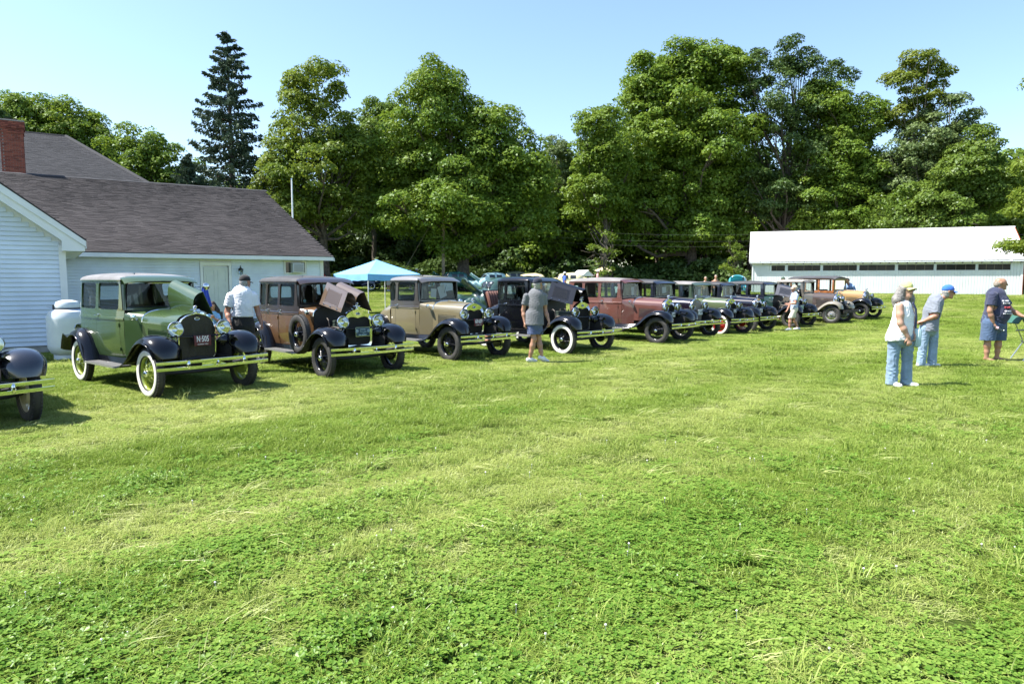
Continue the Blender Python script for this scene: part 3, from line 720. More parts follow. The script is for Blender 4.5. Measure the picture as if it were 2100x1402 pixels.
def K(L, k): return [(a * k, 1.7 + (z - 1.7) * k, rx * k, rz * k) for a, z, rx, rz in L]
TG = 'trees along the far edge of the field'
tree('maple_tree', 'airy light green maple just right of the hall roof', -15.78, 58, [(-.3, 17.4, 2.6, 2.4), (-.8, 14.4, 3.5, 2.8), (-.7, 10.8, 4.4, 3.0), (-2.9, 7.8, 3.4, 2.0), (1.3, 8.2, 3.0, 2.6), (-4.4, 6.2, 2.2, 1.5), (-3.4, 11.0, 2.4, 1.8), (2.2, 12.4, 2.2, 2.0)], MAPLE_L, 11, .42, dens=1.15, rc=1.05, per=85, size=.34, limbs=46, group=TG, fill=.12)
tree('maple_tree', 'broad dense maple at the centre of the tree line', -4.27, 60, [(-1.8, 18.3, 2.4, 2.1), (-2.4, 15.4, 4.2, 2.7), (2.4, 14.6, 2.8, 2.2), (-5.0, 12.0, 3.8, 3.0), (-.4, 11.1, 6.0, 3.5), (4.9, 11.0, 2.8, 3.4), (-2.1, 7.6, 6.2, 2.6), (3.8, 7.4, 4.0, 2.6), (0, 5.2, 3.2, 1.5), (6.2, 8.2, 2.2, 2.4)], MAPLE, 12, .62, rc=1.25, limbs=34, group=TG)
tree('maple_tree', 'tallest broad maple with thick trunk left of the white shed', 19.0, 73, [(round(a * 1.28, 1), round(1.7 + (z - 1.7) * 1.28, 1), rx * 1.27, rz * 1.26) for a, z, rx, rz in [(-3.6, 18.2, 2.6, 2.3), (-.4, 19.3, 2.4, 1.9), (2.0, 18.6, 2.3, 2.0), (-1.3, 15.7, 4.6, 2.9), (-3.9, 12.6, 4.9, 3.0), (1.1, 12.6, 4.7, 3.3), (-6.4, 9.1, 2.9, 3.0), (-2.0, 8.3, 5.0, 3.2), (2.4, 8.6, 3.7, 3.2), (-4.9, 5.7, 3.0, 1.8), (.5, 5.6, 3.8, 1.6)]], MAPLE, 13, .74, rc=1.4, per=105, size=.42, limbs=40, group=TG)
tree('maple_tree', 'small round maple peeking out left of the tallest maple', 9.2, 68, [(-.9, 15.9, 2.5, 3.0), (.0, 12.9, 2.7, 2.7), (-1.0, 10.0, 3.0, 2.6)], MAPLE, 14, .35, limbs=16, group=TG)
tree('oak_tree', 'dark oak with open upright crown behind the shed end', 28.0, 71, K([(-3.2, 21.3, 2.0, 2.3), (-.2, 22.3, 2.0, 2.0), (1.6, 21.6, 1.6, 2.0), (3.8, 20.8, 2.2, 1.7), (-1.6, 17.9, 3.6, 3.2), (2.2, 17.2, 2.6, 2.6), (.4, 13.4, 3.8, 3.3), (-1.8, 9.8, 3.1, 2.5), (1.6, 9.4, 3.0, 2.4)], 1.075), OAK, 15, .50, dens=.85, rc=1.05, per=90, size=.33, limbs=60, group=TG, fill=.15)
tree('woodland_tree', 'green tree behind the middle of the shed roof', 33.6, 70.5, K([(-1.9, 18.2, 2.6, 1.9), (1.1, 16.6, 2.9, 2.4), (-1.0, 13.7, 4.2, 2.8), (1.8, 11.0, 4.0, 2.9), (-1.7, 9.7, 3.2, 2.5), (-1.2, 7.2, 4.0, 1.7)], 1.085), MAPLE, 16, .45, rc=1.15, limbs=36, group=TG)
tree('ash_tree', 'tall open tree with yellowing top and bare limbs behind the shed', 39.22, 68, [(.4, 22.7, 1.9, 1.1), (-1.6, 20.7, 1.4, 1.2), (1.9, 21.2, 1.2, 1.0), (.2, 19.3, 1.8, 1.2), (-.8, 17.6, 1.9, 1.2)], YELLOW, 17, .34, bark=BARK_PALE, dens=1.15, rc=.9, per=85, size=.34, limbs=12, group=TG, fill=.05)
tree('ash_tree', 'grey green airy tree below the yellowing treetop', 40.4, 67.2, [(1.2, 17.4, 2.3, 1.7), (-1.0, 15.2, 3.2, 2.2), (2.4, 14.4, 2.3, 2.6), (-1.6, 12.2, 3.2, 2.6), (1.5, 10.5, 3.2, 2.4)], WILLOW, 18, .40, bark=BARK_PALE, dens=1.15, rc=1.05, per=95, size=.34, limbs=30, group=TG, fill=.1)
tree('woodland_tree', 'dense green tree behind the right end of the shed', 42.38, 63.5, [(.2, 13.6, 2.0, 2.0), (-1.5, 11.0, 3.0, 2.7), (1.0, 10.2, 2.9, 2.8), (-4.2, 8.9, 3.2, 2.4), (-2.6, 7.0, 3.8, 1.7), (-6.8, 7.8, 2.6, 2.0)], MIXED, 19, .40, rc=1.1, limbs=30, group=TG)
tree('maple_tree', 'light green maple reaching in at the right edge', 34.6, 44, [(-.9, 14.2, 1.0, .7), (-.4, 11.3, 1.6, 1.5), (-.3, 9.0, 2.4, 1.8), (-.2, 6.6, 2.3, 1.8), (.2, 4.2, 2.1, 1.3), (-1.9, 3.9, 1.3, .5)], MAPLE_L, 20, .35, rc=.9, per=85, size=.26, limbs=26, group=TG)
tree('willow_tree', 'slim grey green tree in the gap between two big maples', 4.81, 75, [(0, 15.6, 1.6, 2.4), (.5, 12.6, 2.1, 3.0), (-.3, 9.5, 2.5, 2.5)], WILLOW, 21, .28, dens=1, rc=.9, per=80, size=.30, limbs=24, group=TG, fill=.12)
tree('woodland_tree', 'green tree between the airy maple and the broad maple', -14.36, 72, [(.6, 18.2, 2.0, 2.2), (0, 15.3, 3.0, 3.0), (.3, 12.0, 3.4, 3.0)], MIXED, 22, .35, limbs=18, group=TG)
tree('maple_tree', 'small round maple left of the spruce behind the hall', -32.89, 62, [(.2, 13.8, 2.3, 1.9), (-1.2, 11.9, 2.9, 2.2), (1.6, 11.7, 2.8, 2.2), (.2, 9.3, 4.0, 2.5), (.1, 6.5, 3.8, 2.2)], MAPLE, 23, .38, dens=.9, rc=1.1, limbs=40, group=TG, fill=.15)
tree('woodland_tree', 'broad sunlit tree behind the brick chimney', -44.65, 66, [(-.8, 17.4, 2.9, 2.1), (2.4, 16.6, 3.0, 2.2), (.4, 14.0, 4.8, 3.0), (5.2, 13.9, 2.2, 2.8), (4.0, 12.4, 2.8, 1.9), (2.0, 10.0, 5.5, 3.0)], MAPLE, 24, .5, limbs=30, group=TG)
tree('woodland_tree', 'dark tree top at the left edge above the chimney', -44.9, 58, [(.0, 17.0, 1.0, 2.0), (1.2, 14.6, 2.0, 2.2), (.5, 11.5, 3.2, 2.8)], OAK, 25, .4, limbs=20, group=TG)

def spruce(name, label, x, y, H, Rm, seed, group=None, dens=1.0):
    r = np.random.default_rng(seed); g = G(x, y); t = empty(name, (x, y, g), 0, label, 'tree', group)
    mb = MB(); mb.tube([(0, 0, -.3), (.05, 0, H * .4), (0, .05, H)], [.42, .25, .02], 10); mb.build('trunk', BARK, t)
    lm = MB(); C = []; Nn = []; T = []
    nb = int(230 * dens)
    for k in range(nb):
        f = (k + r.random()) / nb; z = H * (.10 + .89 * f) + r.normal(0, .12); prof = (1 - f) ** .72 * (.60 + .40 * min(1, (f + .06) * 4)) * (.93 + .07 * math.sin(f * 23 + 1)) + .05
        L = Rm * prof * (r.uniform(.45, .95) if r.random() < .6 else r.uniform(.95, 1.3)); a = k * 2.39996 + r.normal(0, .25); dx, dy = math.cos(a), math.sin(a)
        droop = (.30 - .55 * f) * L; up = .10 * L
        pts = [np.array([dx * L * s, dy * L * s, z - droop * s * (1.6 - s) + up * s ** 3]) for s in (0, .25, .5, .75, 1.0)]
        lm.tube(pts, [.05 * (1 - f) + .015, .035 * (1 - f) + .012, .02, .014, .006], 4, False)
        n = int(36 + 100 * L / Rm)
        s = r.random(n) ** .7 * .85 + .17; P = np.array([np.array([dx * L * q, dy * L * q, z - droop * q * (1.6 - q) + up * q ** 3]) for q in s])
        side = r.normal(0, 1, n) * .15 * L * (1.15 - s) * 1.7
        P[:, 0] += -dy * side + r.normal(0, .05, n); P[:, 1] += dx * side + r.normal(0, .05, n); P[:, 2] -= np.abs(side) * .35 + r.random(n) * .42 * (1 - f) ** .5
        C.append(P); Nn.append(np.stack([r.normal(0, 1, n), r.normal(0, 1, n), r.normal(0, .45, n) + .2], -1))
        T.append(np.stack([np.full(n, dx) * .7 + r.normal(0, .35, n), np.full(n, dy) * .7 + r.normal(0, .35, n), -r.uniform(.05, .85, n)], -1))
    C = np.concatenate(C); Nn = np.concatenate(Nn); T = np.concatenate(T)
    Nn /= np.linalg.norm(Nn, axis=1, keepdims=True); T -= (T * Nn).sum(1, keepdims=True) * Nn; T /= np.linalg.norm(T, axis=1, keepdims=True); B = np.cross(Nn, T); N = len(C)
    s = r.uniform(.22, .45, (N, 1)); w = s * r.uniform(.16, .28, (N, 1))
    V = np.stack([C - T * s * .5, C + B * w, C + T * s * .6, C - B * w], 1).reshape(-1, 3); i = np.arange(N)[:, None] * 4
    link('crown', big_mesh('crown', V, np.concatenate([i + np.array([[0, 1, 2]]), i + np.array([[0, 2, 3]])]), SPRUCE), t); lm.build('limbs', BARK, t)
spruce('spruce_tree', 'tall pointed dark spruce rising behind the hall roof', -24.2, 60, 21.9, 5.0, 41, TG)
spruce('spruce_tree', 'low dark spruce beside the foot of the tall spruce', -26.6, 57, 11.0, 3.2, 42, TG, .7)

# young tree standing free in front of the wood
tree('sapling', 'young sapling with sparse bright leaves before the dark wood', 6.1, 45, [(.2, 4.5, .55, .45), (-.3, 3.9, .6, .4), (.35, 3.4, .7, .35), (-.2, 2.8, .55, .3), (.2, 2.3, .4, .25)], MAPLE_L, 51, .035, dens=.55, rc=.38, per=24, size=.17, limbs=16, fill=.0)
tree('sapling', 'bright leafy sapling in the shade left of the white shed', 19.4, 60, [(-.2, 4.9, .7, .55), (.3, 4.0, .8, .5), (-.3, 3.1, .8, .5), (.1, 2.2, .6, .35)], MAPLE_L, 52, .04, dens=.7, rc=.45, per=30, size=.2, limbs=14, fill=.05)

# the wood behind, one mass
def wood_proto(seed, lobes, per=190, size=.44, rc=1.7):
    r = np.random.default_rng(seed); C, Nn, _ = crown_points([(a, d, z, rx, rx, rz) for a, d, z, rx, rz in lobes], r, .9, rc, per, fill=.3); V, F = leaves_from(C, Nn, size, r)
    me = bpy.data.meshes.new('wood'); me.from_pydata(V.tolist(), [], F.tolist()); return me
prot = [(wood_proto(61, [(0, 0, 12.0, 3.2, 3.0), (1.5, .5, 8.6, 3.8, 3.2), (-1.8, 0, 8.0, 3.4, 3.0), (0, 0, 4.6, 3.6, 2.4)]), MIXED), (wood_proto(62, [(0, 0, 11.0, 3.0, 3.4), (-1, 0, 7.0, 4.2, 3.4), (1.5, 0, 3.6, 3.2, 2.2)]), MAPLE),
        (wood_proto(63, [(0, 0, 13.0, 2.6, 3.4), (.6, 0, 8.5, 3.4, 4.0), (0, .4, 4.0, 3.2, 2.4)]), OAK), (wood_proto(64, [(0, 0, 1.5, 2.3, 1.5), (1.8, .3, 1.2, 1.8, 1.2), (-1.9, 0, 1.0, 1.7, 1.1)], 130, .30, 1.0), OAK)]
r = np.random.default_rng(71); P = []; S = []; I = []; RO = []
for row, (yy, step, sc0) in enumerate(((73, 4.4, .85), (79, 4.6, .98), (86, 5.0, 1.05), (95, 5.5, 1.1))):
    xx = -62.0
    while xx < 78:
        if not (-62 < xx < -28 and row < 1) and not (8 < xx < 29 and row < 2):
            px_, py_ = xx + r.normal(0, .9), yy + r.normal(0, 1.2); s = sc0 * r.uniform(.82, 1.15)
            if xx < -18: s *= .80
            P.append((px_, py_, G(px_, py_) - .3)); S.append((s, s, s)); I.append(int(r.integers(0, 3))); RO.append((0, 0, r.uniform(0, 6.28)))
        xx += step * r.uniform(.8, 1.2)
xx = -60.0
while xx < 80:
    for yy in (71, 76):
        px_, py_ = xx + r.normal(0, 1), yy + r.normal(0, 1.2); s = r.uniform(.7, 1.3); P.append((px_, py_, G(px_, py_) - .2)); S.append((s, s, s)); I.append(3); RO.append((0, 0, r.uniform(0, 6.28)))
    xx += 2.6
P = np.array(P); scatter('woodland', 'dense dark wood behind the front row of trees', 'woodland', prot, P, RO, S, I, np.zeros(len(P)))
wt = MB()
for k in range(60):
    x, y = r.uniform(-30, 60), r.uniform(77, 90); q = r.uniform(.12, .28); g = G(x, y); wt.tube([(x, y, g - .3), (x + r.normal(0, .2), y, g + 6), (x + r.normal(0, .5), y, g + 13)], [q * 1.2, q * .9, q * .4], 7, False)
tag(wt.build('woodland_trunks', BARK, None), 'dark trunks standing in the wood', 'tree trunks', kind='stuff')

# ------------------------------------------------------------------ vintage cars (local frame: x forward, y left, z up, origin on the ground mid-wheelbase)
WB = 1.315; TR = .71
PLAN = [(.09, .575), (-.05, .605), (-.3, .635), (-.6, .655), (-.9, .66), (-1.2, .658), (-1.50, .645), (-1.66, .61), (-1.77, .54), (-1.83, .43), (-1.86, .28), (-1.87, 0)]
PLANC = [(.09, .575), (-.05, .605), (-.3, .635), (-.6, .65), (-.85, .645), (-.98, .61), (-1.06, .52), (-1.10, .38), (-1.115, .2), (-1.12, 0)]
class Surf:
    """body side as a surface over (s, z): s runs along the plan outline from the front post to the middle of the rear"""
    def __init__(s, plan):
        P = np.array(plan, float); t = np.arange(len(P)); tt = np.linspace(0, len(P) - 1, 160)
        X = np.interp(tt, t, P[:, 0]); W = np.interp(tt, t, P[:, 1])
        for _ in range(6):
            X[1:-1] = (X[:-2] + 2 * X[1:-1] + X[2:]) / 4; W[1:-1] = (W[:-2] + 2 * W[1:-1] + W[2:]) / 4
        d = np.hypot(np.diff(X), np.diff(W)); s.S = np.concatenate([[0], np.cumsum(d)]); s.X, s.W = X, W
        gx = np.gradient(X, s.S); gw = np.gradient(W, s.S); s.NX, s.NW = -gw, -gx; s.NX[-1] = -1; s.NW[-1] = 0
        L = np.hypot(s.NX, s.NW); s.NX, s.NW = s.NX / L, s.NW / L
        flip = s.NW[0] < 0
        if flip: s.NX, s.NW = -s.NX, -s.NW
        s.end = s.S[-1]
    def sx(s, x): return float(np.interp(-x, -s.X, s.S))
    def pt(s, q, z, side, off=0.0):
        o = off + float(np.interp(z, [.47, .62, .85, 1.10, 1.22, 1.70], [-.045, -.012, 0, -.006, -.018, -.052]))
        x = np.interp(q, s.S, s.X); w = np.interp(q, s.S, s.W); nx = np.interp(q, s.S, s.NX); nw = np.interp(q, s.S, s.NW)
        return (float(x + nx * o), side * float(max(0, w + nw * o)), z)
SED, COU = Surf(PLAN), Surf(PLANC)

def side_grid(sf, s0, s1, zs, side, off=0.0, n=None):
    n = n or max(3, int((s1 - s0) / .07)); rows = []
    for z in zs:
        z_, o = z if isinstance(z, tuple) else (z, 0.0)
        rows.append([sf.pt(s0 + (s1 - s0) * k / n, z_, side, off + o) for k in range(n + 1)])
    return rows

def ring(f, o, i, rr=.05, n=36, depth=.03, mb=None):
    """panel with a round-cornered opening: f maps (a, b, inset) to 3D; o, i outer and inner rectangles (a0, a1, b0, b1). returns mesh builder and loop of the opening"""
    mb = mb or MB(); ca, cb = (i[0] + i[1]) / 2, (i[2] + i[3]) / 2
    loop = []
    for cxs, cys, a0 in ((1, 1, 0), (-1, 1, 90), (-1, -1, 180), (1, -1, 270)):
        cx = (i[1] - rr) if cxs > 0 else (i[0] + rr); cy = (i[3] - rr) if cys > 0 else (i[2] + rr)
        for k in range(6):
            t = math.radians(a0 + 18 * k); loop.append((cx + rr * math.cos(t), cy + rr * math.sin(t)))
    out = []
    for j, (a, b) in enumerate(loop):
        c = j // 6; k = j % 6
        corner = [(o[1], o[3]), (o[0], o[3]), (o[0], o[2]), (o[1], o[2])][c]
        # first half of each corner runs along one edge, second along the other
        if c in (0, 2): q = (corner[0], b) if k < 2 else ((a, corner[1]) if k > 3 else corner)
        else: q = (a, corner[1]) if k < 2 else ((corner[0], b) if k > 3 else corner)
        out.append(q)
    O = [f(a, b, 0) for a, b in out]; I = [f(a, b, 0) for a, b in loop]; B = [f(a, b, -.012) for a, b in loop]; D = [f(a, b, -depth) for a, b in loop]; E = [f(a, b, -depth) for a, b in out]
    mb.m = 0; mb.grid([O, I], True); mb.grid([I, D], True); mb.m = 1; mb.grid([D, E], True); mb.m = 0
    return mb, [f(a, b, -.018) for a, b in loop]

def hood_sec(w, zs, zt, n=9):
    return [(w * math.sin(math.pi / 2 * k / (n - 1)) ** (2 / 2.6), zs + (zt - zs) * max(0, math.cos(math.pi / 2 * k / (n - 1))) ** (2 / 2.6)) for k in range(n)]

FENDER_F = [(1.735, .600), (1.725, .68), (1.69, .765), (1.62, .838), (1.52, .885), (1.40, .908), (1.27, .905), (1.14, .872), (1.02, .812), (.90, .722), (.79, .622), (.68, .530), (.57, .462), (.46, .418), (.34, .402)]
FENDER_R = [(-.80, .405), (-.86, .50), (-.915, .62), (-.99, .74), (-1.09, .83), (-1.21, .885), (-1.34, .90), (-1.47, .88), (-1.59, .825), (-1.69, .735), (-1.76, .62), (-1.80, .50)]
SECF = [(.375, -.16), (.39, -.09), (.43, -.045), (.49, -.014), (.56, .006), (.64, .014), (.71, .010), (.77, -.008), (.81, -.034), (.838, -.066), (.848, -.098), (.842, -.104)]
def fender_mesh(path, side, taper_front):
    def mk():
        mb = MB(); P = [Vector((a, 0, b)) for a, b in path]; rows = []; n = len(P)
        for i, p in enumerate(P):
            t = (P[min(i + 1, n - 1)] - P[max(i - 1, 0)]).normalized(); nr = Vector((-t.z, 0, t.x))
            if nr.z < 0 and abs(nr.z) > abs(nr.x): nr = -nr
            cen = Vector((path[len(path) // 2][0], 0, .40)); 
            if nr.dot(p - cen) < 0 and i < n - 3: nr = -nr
            if i >= n - 3 and taper_front: nr = Vector((0, 0, 1)) * .9 + Vector((.3, 0, 0)); nr.normalize()
            k = 1.0; flat = 1.0
            if taper_front: k = {0: .80, 1: .88, 2: .94, 3: .98}.get(i, 1.0); flat = {n - 1: .15, n - 2: .35, n - 3: .6, n - 4: .8}.get(i, 1.0)
            else: flat = {0: .3, 1: .7}.get(i, 1.0)
            row = []
            for y, d in SECF:
                yy = .61 + (y - .61) * k
                if flat < .7: yy = max(yy, .56)
                dd = d * flat if y > .5 else d * flat * (.45 if flat < 1 else 1)
                row.append(tuple(p + nr * dd + Vector((0, side * yy, 0))))
            rows.append(row)
        mb.grid(rows)
        mb.tube([r_[-2] for r_ in rows], .009, 6)
        return mb.mesh('fender', BLACK_PAINT, 60)
    return cached(('fender', len(path), side), mk)

def wheel_meshes(col, ww):
    def mk():
        d = {}
        half = [(.242, -.046), (.262, -.057), (.298, -.063), (.332, -.060), (.350, -.050), (.360, -.034), (.365, 0)]
        prof = half + [(r_, -y) for r_, y in reversed(half[:-1])]
        mb = MB(); mb.lathe(prof, 48, 'y', close=True)
        for k in range(46):
            a = 2 * math.pi * k / 46; rot = Matrix.Rotation(-a, 3, 'Y')
            for s in (-1, 1): mb.box(rot @ Vector((.3575, s * .040, 0)), (.022, .018, .026), rot)
        d['tyre'] = mb.mesh('tyre', RUBBER, 40)
        if ww: d['whitewall'] = MB().lathe([(.256, -.0575), (.262, -.0605), (.298, -.0665), (.326, -.0645), (.331, -.0605)], 48, 'y').mesh('whitewall', WHITEWALL, 60)
        d['rim'] = MB().lathe([(.252, -.052), (.256, -.048), (.246, -.043), (.234, -.036), (.226, -.020), (.224, .0), (.226, .020), (.240, .040), (.252, .052)], 40, 'y').mesh('rim', col, 40)
        sp = MB()
        for k in range(30):
            a = 2 * math.pi * k / 30; b_ = a + (.55 if k % 2 else -.55); y0 = (-.055 if k % 3 else .0); r0 = .062 if k % 3 else .075
            sp.tube([(r0 * math.cos(b_), y0, r0 * math.sin(b_)), (.228 * math.cos(a), -.004 if k % 2 else .008, .228 * math.sin(a))], .0042, 4, False)
        d['spokes'] = sp.mesh('spokes', col, 60)
        d['hub_cap'] = MB().lathe([(.001, -.100), (.022, -.099), (.040, -.090), (.047, -.076), (.047, -.060)], 20, 'y').mesh('hub_cap', CHROME, 40)
        d['drum'] = MB().lathe([(.001, -.058), (.064, -.058), (.068, -.035), (.072, -.01), (.135, .0), (.142, .012), (.142, .06), (.001, .06)], 28, 'y').mesh('wheel', col if col is not RUBBER else DARK, 40)
        return d
    return cached(('wheel', col.name, ww), mk)
def add_wheel(parent, loc, side, col, ww, steer=0.0, name='wheel'):
    d = wheel_meshes(col, ww); w = link(name, d['drum'], parent, loc, (0, RNG.uniform(0, 6.28), (0 if side < 0 else math.pi) + steer))
    for k in ('tyre', 'rim', 'spokes', 'hub_cap', 'whitewall'):
        if k in d: link(k, d[k], w)
    return w

def hood_side(parent, A, B, down, out, HA, HB, m, louvers=True):
    """louvred side panel of the hood hanging from hinge line A-B"""
    A, B, down, out = Vector(A), Vector(B), Vector(down).normalized(), Vector(out).normalized(); ax = B - A
    P = lambda u, v, o=0: tuple(A + ax * u + down * (v * (HA + (HB - HA) * u)) + out * o)
    mb = MB(); mb.grid([[P(0, v), P(.5, v), P(1, v)] for v in (0, .25, .5, .75, 1)]); mb.grid([[P(0, v, -.008), P(.5, v, -.008), P(1, v, -.008)] for v in (0, .5, 1)])
    mb.grid([[P(0, 1), P(1, 1)], [P(0, 1, -.008), P(1, 1, -.008)]]); mb.grid([[P(1, 0), P(1, 1)], [P(1, 0, -.008), P(1, 1, -.008)]])
    pan = mb.build('hood_side', m, parent, smooth=20)
    if louvers:
        fr = MB()
        for u0, u1, v0, v1 in ((.17, .79, .17, .19), (.17, .79, .83, .85), (.17, .185, .17, .85), (.775, .79, .17, .85)):
            fr.add([P(u0, v0, .001), P(u1, v0, .001), P(u1, v1, .001), P(u0, v1, .001), P(u0, v0, .006), P(u1, v0, .006), P(u1, v1, .006), P(u0, v1, .006)], [(4, 5, 6, 7), (0, 1, 5, 4), (1, 2, 6, 5), (2, 3, 7, 6), (3, 0, 4, 7)])
        fr.build('louver_frame', m, pan, smooth=None)
        for k in range(14):
            u = .205 + k * .0405; lv = MB(); lv.m = 0
            lv.add([P(u, .22, .0015), P(u + .023, .22, .0015), P(u + .023, .80, .0015), P(u, .80, .0015), P(u + .002, .24, .012), P(u + .002, .78, .012)], [(4, 1, 2, 5), (0, 1, 4), (5, 2, 3)])
            lv.m = 1; lv.add([P(u - .014, .24, .002), P(u + .001, .24, .002), P(u + .002, .24, .0118), P(u + .002, .78, .0118), P(u + .001, .78, .002), P(u - .014, .78, .002)], [(0, 1, 4, 5), (1, 2, 3, 4)])
            lv.build('louver', [m, DARK], pan, smooth=None)
    for u in (.2, .5, .8):
        MB().tube([P(u - .03, .93, .004), P(u - .02, .92, .02), P(u + .02, .92, .02), P(u + .03, .93, .004)], .006, 5).build('latch', CHROME, pan)
    return pan

def plate(parent, loc, kind, w=.34, h=.14, tiltx=0.0):
    """licence plate facing forward; kind = (ground, ink, main line, small line)"""
    gr, ink, t1, t2 = kind; gm = mat('plate %.2f %.2f %.2f' % gr, gr, .45); im = mat('plate ink %.2f %.2f %.2f' % ink, ink, .5)
    p = MB().box((0, 0, 0), (.006, w, h), bev=.002).build('licence_plate', gm, parent, loc=loc)
    b = MB()
    for y0, z0, dy, dz in ((0, h / 2 - .007, w - .012, .004), (0, -h / 2 + .007, w - .012, .004), (w / 2 - .007, 0, .004, h - .012), (-w / 2 + .007, 0, .004, h - .012)): b.box((.0035, y0, z0), (.003, dy, dz))
    if t1 is not None and t2 != 'club': b.build('plate_border', gm if t2 else im, p, smooth=None)
    rot = (math.pi / 2, 0, math.pi / 2)
    if t2 == 'club':
        b.build('plate_border', CHROME, p, smooth=None)
        e = MB()
        for y0, z0, dy, dz in ((0, .052, .09, .004), (0, .0, .09, .004), (-.045, .026, .004, .055), (.045, .026, .004, .055)): e.box((.0038, y0, z0), (.002, dy, dz))
        e.box((.0038, .04, -.012), (.002, .09, .004), Matrix.Rotation(.35, 3, 'X')); e.build('plate_drawing', im, p, smooth=None)
        MB().tube([(.0045, -.032 + k * .008, .026 + (.006 if k % 2 else -.004) + k * .0012) for k in range(9)], .0022, 4).build('script_line', im, p)
        bl = MB(); yy = -.085
        for w_ in (.012, .010, .014, .006, .012, .012, .010, .014, .008, .012, .010): bl.box((.0042, yy + w_ / 2, -.055), (.002, w_, .016)); yy += w_ + (.012 if w_ == .006 else .003)
        bl.build('small_print', im, p, smooth=None)
        for y in (-.12, .12):
            g = MB()
            for a in range(6):
                q = a * math.pi / 3; g.tube([(.0045, y, .015), (.0045, y + .024 * math.cos(q), .015 + .024 * math.sin(q))], .003, 4)
            g.lathe([(.022, .004), (.028, .004), (.028, .0055), (.022, .0055)], 14, 'x', (0, y, .015), True); g.build('plate_emblem', im, p, smooth=None)
        return p
    if t1:
        link('lettering', text_mesh(t1, h * (.66 if t2 else .72), im, .0012, bold=.0012), p, (.0045, 0, h * .13 if t2 else 0), rot).scale = (.74 if len(t1) > 4 else .95, 1.22, 1)
        if t2: link('lettering', text_mesh(t2, h * .20, im, .0012), p, (.0045, 0, -h * .36), rot)
    return p

